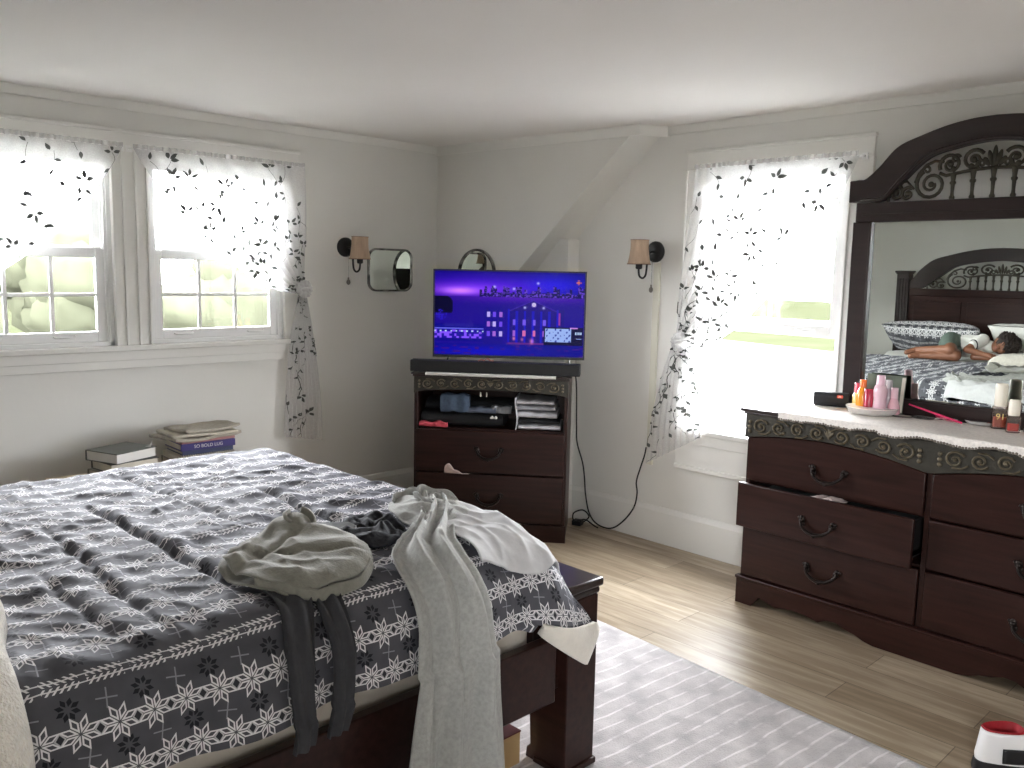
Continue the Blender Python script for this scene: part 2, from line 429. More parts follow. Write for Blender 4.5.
# ------------------------------------------------------------ room shell
H = 2.37; XR = 5.9; YR = -4.62; WT = .15
W1 = (-3.19, -2.42); W2 = (-2.235, -1.455); LZ = (1.133, 2.12)      # openings in the left wall
W4 = (4.85, 5.60); SZ = (1.00, 1.95)  # opening for the unseen window added behind the camera as fill
W3 = (1.92, 2.735); RZ = (.71, 2.12)                                 # opening in the right wall
b = MB()
b.bx(-WT, 0, YR, .15, 0, LZ[0]); b.bx(-WT, 0, YR, .15, LZ[1], H)
for y0, y1 in ((YR, W1[0]), (W1[1], W2[0]), (W2[1], .15)): b.bx(-WT, 0, y0, y1, LZ[0], LZ[1])
struct(b.build('wall_left', M_wall), 'off-white wall with the pair of windows above the book stacks', 'wall')
b = MB()
b.bx(0, XR, 0, WT, 0, RZ[0]); b.bx(0, XR, 0, WT, RZ[1], H)
for x0, x1 in ((0, W3[0]), (W3[1], XR)): b.bx(x0, x1, 0, WT, RZ[0], RZ[1])
struct(b.build('wall_right', M_wall), 'off-white wall with the single window beside the dresser', 'wall')
b = MB(); b.bx(-WT, XR + .15, YR - .15, YR, 0, SZ[0]); b.bx(-WT, XR + .15, YR - .15, YR, SZ[1], H); b.bx(-WT, W4[0], YR - .15, YR, SZ[0], SZ[1]); b.bx(W4[1], XR + .15, YR - .15, YR, SZ[0], SZ[1])
struct(b.build('wall_rear', M_wall), 'off-white wall behind the headboard', 'wall')
struct(MB().bx(XR, XR + .15, YR, WT, 0, H).build('wall_side', M_wall), 'off-white wall opposite the pair of windows', 'wall')
struct(MB().bx(-WT, XR + .15, YR - .15, WT, -.1, 0).build('floor', M_floor), 'light oak plank floor', 'floor')
struct(MB().bx(-WT, XR + .15, YR - .15, WT, H, H + .1).build('ceiling', M_ceil), 'plain off-white ceiling', 'ceiling')
# boxed-in corner with the slanting edge, and the shallow chase under it
b = MB()
FL, FR = Vector((0, -.291, 0)), Vector((1.575, -.156, 0))
def face(x): return lerp(FL.y, FR.y, x / 1.575)
A = [(0, face(0), H), (1.575, face(1.575), H), (.30, face(.30), 1.15), (0, face(0), 1.15)]
Bk = [(0, 0, H), (1.66, 0, H), (.36, 0, 1.15), (0, 0, 1.15)]
b.add(A + Bk, [(0, 1, 2, 3), (7, 6, 5, 4), (0, 4, 5, 1), (1, 5, 6, 2), (2, 6, 7, 3), (3, 7, 4, 0)])
struct(b.build('wall_corner', M_wall), 'boxed-in corner bulkhead with a slanting lower edge above the television', 'wall')
struct(MB().bx(0, 1.03, -.10, 0, 0, 1.76).build('wall_chase', M_wall), 'shallow wall return behind the chest of drawers', 'wall')
# crown strips
def strip_along(name, pts, prof, label):
    """mould profile (out, z) swept along a wall line; pts = [(x,y,nx,ny),...]"""
    b = MB(); n = len(prof); vs = []; fs = []
    for x, y, nx, ny in pts:
        for o, z in prof: vs.append((x + nx * o, y + ny * o, z))
    for i in range(len(pts) - 1):
        for k in range(n): fs.append((i * n + k, i * n + (k + 1) % n, (i + 1) * n + (k + 1) % n, (i + 1) * n + k))
    fs += [tuple(range(n)), tuple(range((len(pts) - 1) * n, len(pts) * n))]
    b.add(vs, fs)
    return struct(b.build(name, M_trim), label, 'trim')
cr = [(0, H - .045), (.012, H - .045), (.02, H - .012), (.02, H), (0, H)]
strip_along('trim_1', [(0, YR, 1, 0), (0, -.3, 1, 0)], cr, 'thin crown strip above the pair of windows')
strip_along('trim_2', [(0, face(0), 0, -1), (1.585, face(1.575), .6, -.8), (1.66, 0, 1, -.0)], [(0, H - .055), (.014, H - .055), (.026, H - .014), (.026, H), (0, H)], 'crown strip wrapping round the corner bulkhead')
strip_along('trim_3', [(1.67, 0, 0, -1), (XR, 0, 0, -1)], cr, 'thin crown strip above the single window')
bb = [(0, 0), (.02, 0), (.02, .185), (.012, .205), (.006, .213), (0, .213)]
strip_along('baseboard_left', [(0, YR, 1, 0), (0, -.02, 1, 0)], bb, 'tall white baseboard under the pair of windows')
strip_along('baseboard_right', [(1.03, 0, 0, -1), (XR, 0, 0, -1)], bb, 'tall white baseboard under the single window')
strip_along('baseboard_chase', [(.02, -.10, 0, -1), (1.03, -.10, .8, -.6), (1.03, 0, 1, 0)], bb, 'white baseboard on the wall return behind the chest')
strip_along('baseboard_rear', [(0, YR, 0, 1), (XR, YR, 0, 1)], bb, 'white baseboard behind the bed')

# casings: P(a, n, z) maps wall coordinates to the room (a along the wall, n out of it)
PL = lambda a, n, z: (n, a, z)
PR = lambda a, n, z: (a, -n, z)
def wbox(b, P, a0, a1, n0, n1, z0, z1):
    p, q = P(a0, n0, z0), P(a1, n1, z1)
    return b.bx(min(p[0], q[0]), max(p[0], q[0]), min(p[1], q[1]), max(p[1], q[1]), z0, z1)
def casing_piece(name, P, a0, a1, z0, z1, label, vertical=True):
    b = MB(); wbox(b, P, a0, a1, .0, .018, z0, z1)
    if vertical:
        for q in (a0, a1): wbox(b, P, q - .006 if q == a1 else q - .004, q + .004 if q == a1 else q + .006, .0, .026, z0, z1)
    else:
        wbox(b, P, a0 - .006, a1 + .006, 0, .03, z1 - .016, z1); wbox(b, P, a0, a1, 0, .024, z0, z0 + .01)
    return struct(b.build(name, M_trim, bevel=.003), label, 'window trim')
casing_piece('trim_4', PL, W2[1], W2[1] + .105, LZ[0], LZ[1], 'white casing right of the curtained left-wall window')
b = MB(); wbox(b, PL, W1[1], W2[0], 0, .018, LZ[0], LZ[1])
for a in (W1[1] + .006, -2.363, -2.298, W2[0] - .006): wbox(b, PL, a - .005, a + .005, 0, .028, LZ[0], LZ[1])
struct(b.build('trim_5', M_trim, bevel=.002), 'white mullion casing between the pair of windows', 'window trim')
casing_piece('trim_6', PL, W1[0] - .1, W1[0], LZ[0], LZ[1], 'white casing left of the pair of windows')
casing_piece('trim_7', PL, W1[0] - .1, W2[1] + .105, LZ[1], LZ[1] + .105, 'white head casing over the pair of windows', False)
b = MB(); wbox(b, PL, W1[0] - .12, W2[1] + .02, -.02, .055, LZ[0] - .028, LZ[0])
struct(b.build('trim_8', M_trim, bevel=.006), 'white sill board under the pair of windows', 'window sill')
b = MB(); wbox(b, PL, W1[0] - .1, W2[1] + .0, 0, .02, 1.012, LZ[0] - .028); wbox(b, PL, W1[0] - .1, W2[1], 0, .03, 1.055, LZ[0] - .028)
struct(b.build('trim_9', M_trim, bevel=.003), 'white apron under the pair of windows', 'window trim')
casing_piece('trim_10', PR, W3[1], W3[1] + .105, RZ[0], RZ[1], 'white casing between the single window and the dresser mirror')
casing_piece('trim_11', PR, W3[0] - .105, W3[0], RZ[0], RZ[1], 'white casing left of the single window')
casing_piece('trim_12', PR, W3[0] - .105, W3[1] + .105, RZ[1], RZ[1] + .105, 'white head casing over the single window', False)
b = MB(); wbox(b, PR, W3[0] - .12, W3[1] + .12, -.02, .05, RZ[0] - .03, RZ[0])
struct(b.build('trim_13', M_trim, bevel=.006), 'white sill board under the single window', 'window sill')
b = MB(); wbox(b, PR, W3[0] - .1, W3[1] + .1, 0, .02, .47, RZ[0] - .03); wbox(b, PR, W3[0] - .1, W3[1] + .1, 0, .03, .62, RZ[0] - .03); wbox(b, PR, W3[0] - .1, W3[1] + .1, 0, .03, .47, .495)
struct(b.build('trim_14', M_trim, bevel=.003), 'white panelled apron under the single window', 'window trim')

def sash(P, parent, name, a0, a1, z0, z1, n, rail=(.05, .05), stile=.058, muntins=(0, 0), lifts=()):
    b = MB(); t = .03
    wbox(b, P, a0, a0 + stile, n, n + t, z0, z1); wbox(b, P, a1 - stile, a1, n, n + t, z0, z1)
    wbox(b, P, a0 + stile, a1 - stile, n, n + t, z0, z0 + rail[0]); wbox(b, P, a0 + stile, a1 - stile, n, n + t, z1 - rail[1], z1)
    o = b.build(name, M_vinyl, parent, bevel=.003)
    g0, g1, h0, h1 = a0 + stile, a1 - stile, z0 + rail[0], z1 - rail[1]
    b = MB(); wbox(b, P, g0, g1, n + .012, n + .016, h0, h1); b.build('pane', M_pane, o)
    if muntins[0] or muntins[1]:
        b = MB()
        for k in range(1, muntins[0]): a = lerp(g0, g1, k / muntins[0]); wbox(b, P, a - .009, a + .009, n + .008, n + .02, h0, h1)
        for k in range(1, muntins[1]): z = lerp(h0, h1, k / muntins[1]); wbox(b, P, g0, g1, n + .0085, n + .0195, z - .009, z + .009)
        b.build('muntin_grid', M_vinyl, o, bevel=.002)
    for a in lifts:
        b = MB(); b.tube([P(a - .05, n + t, z0 + .03), P(a - .045, n + t + .012, z0 + .026), P(a + .045, n + t + .012, z0 + .026), P(a + .05, n + t, z0 + .03)], .006, 8)
        b.build('sash_lift', M_vinyl, o, smooth=60)
    return o
def jamb(P, parent, a0, a1, z0, z1):
    b = MB()
    for q0, q1 in ((a0, a0 + .02), (a1 - .02, a1)): wbox(b, P, q0, q1, -.149, -.001, z0, z1)
    wbox(b, P, a0, a1, -.149, -.001, z0, z0 + .022); wbox(b, P, a0, a1, -.149, -.001, z1 - .02, z1)
    for q in (a0 + .02, a1 - .035): wbox(b, P, q, q + .015, -.064, -.058, z0, z1); wbox(b, P, q, q + .015, -.018, -.008, z0, z1)
    b.build('jamb', M_vinyl, parent, bevel=.002)
def window(name, label, P, a, z, meet, lower, muntins, lifts, lowern=-.05, uppern=-.098):
    p = P((a[0] + a[1]) / 2, 0, z[0])
    t = thing(name, label, 'window', (0, 0, 0), kind='structure')
    jamb(P, t, a[0], a[1], z[0], z[1])
    sash(P, t, 'upper_sash', a[0] + .02, a[1] - .02, meet[1] - .03, z[1] - .02, uppern, (.04, .05), .05)
    sash(P, t, 'lower_sash', a[0] + .02, a[1] - .02, lower[0], lower[1], lowern, (.052, .05), .055, muntins, lifts)
    return t
window('window_1', 'left-hand window of the pair, curtain swept to its left', PL, W1, LZ, (1.58, 1.63), (1.155, 1.63), (3, 2), (W1[1] - .235, W1[0] + .2))
window('window_2', 'right-hand window of the pair, curtain tied at its right', PL, W2, LZ, (1.58, 1.63), (1.155, 1.63), (3, 2), (W2[0] + .185, W2[1] - .17))
window('window_3', 'single window beside the dresser with its lower sash raised', PR, W3, RZ, (1.30, 1.33), (1.265, 1.98), (2, 1), (W3[1] - .2,), -.05, -.098)
PS = lambda a, n, z: (a, YR + n, z)
window('fill_window', 'plain unseen window added behind the camera to bring in fill light', PS, W4, SZ, (1.48, 1.53), (1.12, 1.53), (1, 1), ())  # added out of view to brighten the near side of the bed

# ------------------------------------------------------------ outdoors
b = MB(); b.bx(-160, 160, -120, 160, -3.0, -2.9)
struct(b.build('ground', M_grass), 'green meadow outside the windows', 'meadow')
b = MB(); b.prism([(-14, 3), (12, 3), (8, 40), (-40, 52)], -2.9, -2.86, 'z')
struct(b.build('driveway', M_road), 'pale concrete driveway below the single window', 'driveway')
b = MB(); b.prism([(-90, 66), (30, 52), (30, 57), (-90, 73)], -2.9, -2.85, 'z')
struct(b.build('road', M_road), 'pale road beyond the meadow', 'road')
def tree(x, y, h, rr, label, seed):
    rnd = random.Random(seed)
    t = thing('tree', label, 'tree', (x, y, -2.9), group='trees outside the windows')
    MB().tube([(0, 0, 0), (.1, 0, h * .3), (0, .1, h * .6)], [.22, .16, .08], 8).build('trunk', M_bark, t, smooth=60)
    b = MB()
    for k in range(9):
        a = rnd.random() * 6.28; q = rnd.random() * rr * .7
        c = Vector((q * math.cos(a), q * math.sin(a), h * (.55 + .4 * rnd.random()))); s = rr * (.45 + .25 * rnd.random()); o = rnd.random() * 9
        b.grid(lambda u, v: c + Vector((math.sin(PI * v) * math.cos(2 * PI * u), math.sin(PI * v) * math.sin(2 * PI * u), math.cos(PI * v) * .8)) * s * (1 + .28 * nz(6 * math.sin(PI * v) * math.cos(2 * PI * u) + o, 6 * math.sin(PI * v) * math.sin(2 * PI * u), 5 * v)), 22, 12, wrap=True)
    b.build('crown', M_tree, t, smooth=180)
for i, (x, y, h, r_, l) in enumerate(((-17, 6.5, 4.6, 2.3, 'pale spring tree seen through the right-hand panes of the curtained left window'), (-24, 4.5, 5., 2.6, 'farther pale tree behind the middle panes of the left windows'),
      (-22, 14., 4.8, 2.2, 'pale tree seen low in the right-hand window of the pair'), (-15, -1., 3.6, 1.8, 'small bushy tree low outside the left-hand window'), (-28, 22., 5., 2.6, 'distant tree at the far edge of the meadow'))):
    tree(x, y, h, r_, l, i)

# ------------------------------------------------------------ curtains
def leaf_poly(b, surf, u, v, ang, L, Wd, J):
    n = 5; pts = []
    ca, sa = math.cos(ang), math.sin(ang)
    def put(a, c):
        du, dv = J(a * ca - c * sa, a * sa + c * ca); return surf(clamp(u + du, 0.004, .996), clamp(v + dv, 0.003, .997))
    vs = [put(0, 0)]
    for k in range(1, n): t = k / n; w = Wd / 2 * math.sin(PI * t ** .8); vs += [put(L * t, w), put(L * t, -w)]
    vs.append(put(L, 0))
    fs = [(0, 1, 2)]
    for k in range(n - 2): q = 1 + 2 * k; fs.append((q, q + 2, q + 3, q + 1))
    q = 1 + 2 * (n - 2); fs.append((q, q + 2 if False else len(vs) - 1, q + 1))
    b.add(vs, fs)
def curtain(label, P, a0, a1, zr, tie, tail0, tail1, seed, lit=None, n0=.06, kf=9, side_bulge=0.0, header=.022, tiew=.03):
    """sheer panel: free edge hangs from a0, fixed edge from a1; gathered at tie=(a,z); tail ends tail0/tail1=(a,z)"""
    rnd = random.Random(seed); ph = rnd.random() * 6
    VT = .62; sgn = 1 if a1 > a0 else -1
    def strand(u, v):
        A0 = lerp(a0, a1, u)
        Ta = tie[0] + sgn * (u - .5) * tiew; Tz = tie[1] - (1 - u) * .05
        if v < VT:
            t = v / VT; dA = Ta - A0; dz = zr - Tz
            c1 = (A0 + dA * .16, zr - dz * lerp(.40, .34, u)); c2 = (Ta - dA * .33 - sgn * .0, Tz - .03 * (1 - u) + dz * .3 * u + .0)
            m = 1 - t
            a = m ** 3 * A0 + 3 * m * m * t * c1[0] + 3 * m * t * t * c2[0] + t ** 3 * Ta
            z = m ** 3 * zr + 3 * m * m * t * c1[1] + 3 * m * t * t * c2[1] + t ** 3 * Tz
            comp = t ** 1.5
        else:
            t = (v - VT) / (1 - VT); Ba = lerp(tail0[0], tail1[0], u); Bz = lerp(tail0[1], tail1[1], u)
            e = 1 - (1 - t) ** 2.2
            a = lerp(Ta, Ba, e * .8 + t * .2); z = lerp(Tz, Bz, t); comp = 1 - .45 * t
        return a, z, comp
    def surf(u, v, off=0.):
        a, z, comp = strand(u, v)
        amp = lerp(.005, .014, comp)
        n = n0 + amp * math.sin(2 * PI * kf * u + ph + 1.5 * math.sin(5 * v + ph)) + .012 * comp * nz(u * 5, v * 6, seed) + .012 * math.sin(PI * min(v / VT, 1)) + off
        return P(a, max(n, .034), z)
    t = MB()
    t.grid(lambda u, v: surf(u, v), 150, 90)
    # ruffled header above the rod
    t.grid(lambda u, v: P(lerp(a0, a1, u), n0 + .010 * math.sin(2 * PI * 26 * u + ph) + .004, zr + header * v), 160, 3)
    t.mi = 1
    Wf, Hf = abs(a1 - a0), (zr - tail1[1]) * 1.12
    so = lambda u, v: surf(u, v, .0075)
    nu_, nv_ = max(5, int(Wf / .125)), int(Hf / .14)
    for j in range(nv_):
        for i in range(nu_):
            u = (i + .5 + (j % 2) * .5 - .25 + rnd.uniform(-.22, .22)) / nu_; v = (j + .35 + rnd.uniform(-.25, .25)) / nv_
            if not 0.03 < u < .97: continue
            comp = strand(u, v)[2]
            if comp > .55 and rnd.random() < .5: continue
            e_ = .008; pu, qu = strand(u - e_, v), strand(u + e_, v); pv, qv = strand(u, max(v - e_, .001)), strand(u, min(v + e_, .999))
            ax, az, bx_, bz = ((qu[0] - pu[0]) / (2 * e_), (qu[1] - pu[1]) / (2 * e_), (qv[0] - pv[0]) / (2 * e_), (qv[1] - pv[1]) / (2 * e_))
            det = ax * bz - az * bx_
            lim = .16 * math.hypot(bx_, bz) * abs(a1 - a0)
            if abs(det) < lim: det = math.copysign(lim, det)
            def J(dx, dz): return (dx * bz - dz * bx_) / det, (dz * ax - dx * az) / det
            sc = lerp(.98, .82, comp)
            sa_, sz_, _c = strand(u, v)
            if lit and lit[0] < sa_ < lit[1] and sz_ > lit[2]:
                if rnd.random() < .22: continue
                sc *= 1.22
            base = -PI / 2 + rnd.uniform(-.6, .6) + (PI if rnd.random() < .2 else 0); L = .16
            pts = []
            for k in range(9):
                q = k / 8; w_ = .014 * math.sin(q * 5 + i); du, dv = J(q * L * math.cos(base) - w_ * math.sin(base), q * L * math.sin(base) + w_ * math.cos(base)); pts.append((clamp(u + du, .004, .996), clamp(v + dv, .004, .996)))
            vs = []; fs = []; du, dv = J(-.0011 * math.sin(base), .0011 * math.cos(base))
            for p in pts: vs += [so(clamp(p[0] - du), clamp(p[1] - dv)), so(clamp(p[0] + du), clamp(p[1] + dv))]
            for k in range(8): fs.append((2 * k, 2 * k + 2, 2 * k + 3, 2 * k + 1))
            t.add(vs, fs)
            for da in ((-1.2, .0, 1.1) if rnd.random() < .62 else (rnd.uniform(-.5, .5),)):
                an = base + PI + da + rnd.uniform(-.3, .3); du, dv = J(.007 * math.cos(an), .007 * math.sin(an))
                leaf_poly(t, so, u + du, v + dv, an, (.038 if da else .043) * sc * rnd.uniform(.75, 1.1), .0175 * sc, J)
            for k, sd in ((2, 1), (4, -1), (7, 1)):
                if rnd.random() < .6: leaf_poly(t, so, pts[k][0], pts[k][1], base + sd * rnd.uniform(.6, 1.2), .033 * sc, .0155 * sc, J)
    o = t.build('curtain', [M_sheer, M_leaf], None, smooth=180, fix=False)
    tag(o, label, 'curtain', 'sheer leaf-patterned curtains')
    # gathered tie with a small rosette
    q = MB()
    c = Vector(P(tie[0], n0 + .012, tie[1] - .025))
    ex, en, ez = Vector(P(1, 0, 0)), Vector(P(0, 1, 0)), Vector((0, 0, 1))
    for k in range(7):
        an = k * .9 + seed
        def pet(u, v, an=an):
            w = (u - .5) * .042 * (1 + .3 * v); l = .052 * v
            d = ex * math.cos(an) + ez * math.sin(an); s = ez * math.cos(an) - ex * math.sin(an)
            return c + d * l + s * w * (1.2 - .5 * v) + en * (.012 + .018 * math.sin(v * 2.6) + .006 * math.sin(u * 9 + k))
        q.grid(pet, 6, 6)
    ring = [c + ex * .028 * math.cos(s_) + en * .030 * math.sin(s_) + ez * .008 * math.cos(s_) for s_ in [2 * PI * k / 20 for k in range(21)]]
    q.tube(ring, .012, 6, cap=False)
    q.build('tieback_rosette', M_sheer, o, smooth=180, fix=False)
    return o
def rod(label, P, a0, a1, z, n=.045):
    t = thing('curtain_rod', label, 'curtain rod', P((a0 + a1) / 2, 0, z), group='white curtain rods')
    o = Vector(P((a0 + a1) / 2, 0, z)); b = MB()
    b.tube([Vector(P(a, n, z)) - o for a in (a0, (a0 + a1) / 2, a1)], .007, 10); b.build('bar', M_vinyl, t, smooth=60)
    for a in (a0, a1):
        b = MB(); b.tube([Vector(P(a, n, z)) - o, Vector(P(a, .019, z)) - o], .0065, 8); p = Vector(P(a, .022, z)) - o; b.box(p, (.012, .03, .03) if P is PL else (.03, .012, .03)); b.build('bracket', M_vinyl, t)
rod('white rod over the left-hand window of the pair', PL, -3.30, -2.365, 2.132)
rod('white rod over the right-hand window of the pair', PL, -2.325, -1.335, 2.132)
rod('white rod over the single window', PR, 1.895, 2.80, 2.12)
curtain('sheer leaf-sprig curtain swept left, over the left-hand window of the pair', PL, -2.372, -3.30, 2.132, (-3.26, 1.46), (-3.15, .55), (-3.35, .5), 3, (-3.1, -2.5, 1.2))
curtain('sheer leaf-sprig curtain tied at the right of the left-wall windows', PL, -2.318, -1.335, 2.132, (-1.365, 1.452), (-1.49, .55), (-1.225, .50), 5, (-2.2, -1.5, 1.2))
curtain('sheer leaf-sprig curtain tied left of the single window by the dresser', PR, 2.79, 1.90, 2.12, (1.862, 1.215), (2.02, .68), (1.655, .47), 8, (1.97, 2.7, 1.0), tiew=.10)

# ------------------------------------------------------------ camera and daylight
cam_d = D.cameras.new('camera'); cam = D.objects.new('camera', cam_d); COL.objects.link(cam); S.camera = cam
FPX = 860.26; cam_d.sensor_width = 36.; cam_d.sensor_fit = 'HORIZONTAL'; cam_d.lens = FPX / 1024 * 36; cam_d.clip_start = .05; cam_d.clip_end = 500
yaw, pit, rol = rad(45.6133), rad(-7.3897), rad(1.2004)
fw = Vector((-math.sin(yaw) * math.cos(pit), math.cos(yaw) * math.cos(pit), math.sin(pit))); r0 = Vector((math.cos(yaw), math.sin(yaw), 0)); u0 = r0.cross(fw)
rt = r0 * math.cos(rol) + u0 * math.sin(rol); up = u0 * math.cos(rol) - r0 * math.sin(rol)
cam.matrix_world = Matrix(((rt.x, up.x, -fw.x, 4.6), (rt.y, up.y, -fw.y, -4.05), (rt.z, up.z, -fw.z, 1.55), (0, 0, 0, 1)))
w = D.worlds.new('overcast_sky'); S.world = w; w.use_nodes = True; nt = w.node_tree; bg = nt.nodes['Background']
tc = N(nt, 'ShaderNodeTexCoord'); sx = N(nt, 'ShaderNodeSeparateXYZ'); nt.links.new(tc.outputs['Generated'], sx.inputs[0])
no = N(nt, 'ShaderNodeTexNoise', Scale=2.5, Detail=5.); nt.links.new(tc.outputs['Generated'], no.inputs['Vector'])
c = mixrgb(nt, (X(nt, no.outputs['Fac']) * .5 + X(nt, sx.outputs[2]) * .4).max(0.).min(1.), (1., 1., 1.), (.86, .92, 1.))
nt.links.new(c, bg.inputs['Color']); bg.inputs['Strength'].default_value = SKY
def daylight(name, loc, rot, sx_, sy_, e):
    l = D.lights.new(name, 'AREA'); l.shape = 'RECTANGLE'; l.size = sx_; l.size_y = sy_; l.energy = 1.; l.cycles.is_portal = True
    o = D.objects.new(name, l); COL.objects.link(o); o.location = loc; o.rotation_euler = rot
for n_, a in (('window_daylight', W1), ('window_daylight', W2)):
    daylight(n_, (-.16, (a[0] + a[1]) / 2, sum(LZ) / 2), (0, -PI / 2, 0), LZ[1] - LZ[0], a[1] - a[0], 1)
daylight('window_daylight', (sum(W3) / 2, .16, sum(RZ) / 2), (-PI / 2, 0, 0), W3[1] - W3[0], RZ[1] - RZ[0], 1)
daylight('window_daylight', (sum(W4) / 2, YR - .16, sum(SZ) / 2), (PI / 2, 0, 0), W4[1] - W4[0], SZ[1] - SZ[0], 1)  # sky portal of the added fill window
vs_ = S.view_settings; vs_.view_transform = 'Standard'; vs_.look = 'None'; vs_.gamma = 1.; vs_.use_curve_mapping = False; vs_.exposure = EXPO
S.cycles.max_bounces = 14; S.cycles.diffuse_bounces = 7; S.cycles.glossy_bounces = 5; S.cycles.transparent_max_bounces = 24; S.cycles.transmission_bounces = 8
S.cycles.sample_clamp_indirect = 12.; S.cycles.caustics_reflective = False; S.cycles.caustics_refractive = False

# ------------------------------------------------------------ iron scrollwork shared by the headboard and the dresser mirror
def spiral(cx, cz, R, a0, turns, sgn=1, rmin=.22, n=26):
    return [(cx + R * lerp(1, rmin, k / n) * math.cos(a0 + sgn * 2 * PI * turns * k / n), cz + R * lerp(1, rmin, k / n) * math.sin(a0 + sgn * 2 * PI * turns * k / n)) for k in range(n + 1)]
def crown(parent, sx, sz, y0, y1, z0, ends, M, nspin=5, Mi=None, bead=True):
    """arched top rail with scrollwork; x centred on 0, z0 = base line of the scrollwork; shape taken in metres at sx = sz = 1"""
    OUT = [(-.601, .098), (-.56, .102), (-.527, .106), (-.47, .155), (-.393, .236), (-.29, .278), (-.188, .309), (-.09, .326), (0, .331)]
    INN = [(-.601, .0), (-.53, .0), (-.445, .006), (-.40, .05), (-.36, .09), (-.26, .180), (-.141, .213), (-.06, .226), (0, .230)]
    if ends: OUT[0:3] = [(-.53, .05), (-.51, .085), (-.49, .12)]; INN[0:3] = [(-.53, .0), (-.50, .0), (-.455, .004)]
    def full(P):
        c = [(p.x * sx, z0 + p.y * sz) for p in catmull([(*p, 0) for p in P], 6)]
        return c + [(-x, z) for x, z in reversed(c[:-1])]
    O, I = full(OUT), full(INN)
    b = MB(); b.strip(O, I, y0, y1); b.build('arched_rail', M, parent, smooth=40, bevel=.005)
    if bead:
        b = MB(); m = [(x, lerp(z, O[i][1], .12)) for i, (x, z) in enumerate(I)][5:-5]
        b.tube([(x, y0 - .002, z) for x, z in m], .006, 6); b.build('rail_bead', M, parent, smooth=60)
    b = MB(); yc = (y0 + y1) / 2; r = .0085
    def T(P, r=r, taper=True):
        n = len(P); b.tube([(x * sx, yc, z0 + z * sz) for x, z in P], [r * (1 - .35 * k / n) if taper else r for k in range(n)], 7)
    for s in (-1, 1):
        m = lambda P: [(s * x, z) for x, z in P]
        T(m(spiral(-.395, .036, .036, 2.4, 1.35, -1))); T(m(spiral(-.345, .030, .030, .9, 1.3, 1)))
        T(m([(-.428, .0), (-.43, .03), (-.40, .072), (-.35, .085), (-.318, .05)]), .007)
        T(m(spiral(-.247, .066, .066, 2.2, 1.7, 1))); T(m([(-.313, .075), (-.30, .115), (-.27, .15), (-.235, .165), (-.20, .158)]))
        T(m(spiral(-.268, .128, .020, 4., 1.2, -1)), .007)
        T(m(spiral(-.172, .146, .046, 3.6, 1.5, -1))); T(m(spiral(-.152, .168, .018, .3, 1.2, 1)), .007)
        T(m(spiral(-.080, .158, .044, .6, 1.5, 1))); T(m(spiral(-.05, .140, .020, 4.2, 1.2, -1)), .007)
        T(m([(-.215, .112), (-.188, .100), (-.12, .112), (-.06, .119), (0, .122)]), .0075, False)
        for (x, z) in ((-.395, .036), (-.247, .066), (-.172, .146), (-.08, .158), (-.09, .132), (-.16, .125), (-.345, .03)): b.ball((s * x * sx, yc, z0 + z * sz), .013, 8, 6)
    for dx, lean, h in ((0, 0, .088), (-.016, -.25, .07), (.016, .25, .07), (-.03, -.6, .045), (.03, .6, .045)):   # leaf plume in the middle
        Mx = Matrix.Rotation(lean, 4, 'Y'); b.ball((dx * sx, yc, z0 + (.125 + h / 2) * sz), (.011, .009, h / 2), 8, 8, Mx)
    b.build('iron_scrollwork', Mi or M_iron, parent, smooth=60)
    for k in range(nspin):
        x = (k - (nspin - 1) / 2) * .079 * (5 / nspin if nspin != 5 else 1); t = abs(x) / .19; top = lerp(.118, .104, t * t)
        b = MB(); b.lathe([(.011, 0), (.012, .008), (.008, .014), (.007, .03), (.0085, top * .55), (.013, top * .60), (.013, top * .66), (.009, top * .69), (.010, top * .8), (.0125, top * .95), (.012, top)], (x * sx, yc, z0), 10)
        for i in range(len(b.v)): b.v[i].z = z0 + (b.v[i].z - z0) * sz
        b.build('spindle', Mi or M_iron, parent, smooth=50)

# ------------------------------------------------------------ bed
BX0, BX1 = 1.36, 2.965; BXC = (BX0 + BX1) / 2; FY = -2.055; HY = -4.34
bed = thing('bed', 'dark cherry bed with arched headboard of iron scrolls, under the grey star duvet', 'bed', (BXC, -3.2, 0))
ox, oy = BXC, -3.2
hw = (BX1 - BX0) / 2
for s in (-1, 1):
    b = MB(); b.bx(min(s * hw, s * (hw - .035)), max(s * hw, s * (hw - .035)), HY - oy + .05, FY - oy - .185, .275, .478); b.bx(min(s * (hw - .035), s * (hw - .055)), max(s * (hw - .035), s * (hw - .055)), HY - oy + .05, FY - oy - .13, .29, .33)
    b.build('side_rail', M_cherryh, bed, bevel=.005)
# footboard: two bracketed posts, panel and flat cap
fb = MB().bx(-hw + .14, hw - .14, -.115 + FY - oy, -.045 + FY - oy, .20, .57).build('footboard_panel', M_cherryh, bed, bevel=.004)
for s in (-1, 1):
    prof = [(hw, .009), (hw, .57), (hw - .15, .57), (hw - .15, .235), (hw - .20, .235), (hw - .205, .20), (hw - .195, .17), (hw - .155, .155), (hw - .15, .06), (hw - .165, .045), (hw - .17, .009)]
    b = MB(); b.prism([(s * x, z) for x, z in prof], FY - oy - .135, FY - oy - .0); 
    b.bx(min(s * (hw - .13), s * (hw + .008)), max(s * (hw - .13), s * (hw + .008)), FY - oy - .142, FY - oy + .006, .009, .03)
    b.build('footboard_post', M_cherryh, bed, bevel=.004)
MB().bx(-hw - .002, hw + .002, FY - oy - .14, FY - oy + .008, .57, .592).bx(-hw - .008, hw + .008, FY - oy - .145, FY - oy + .018, .592, .620).build('footboard_cap', M_ebony, bed, bevel=.008)
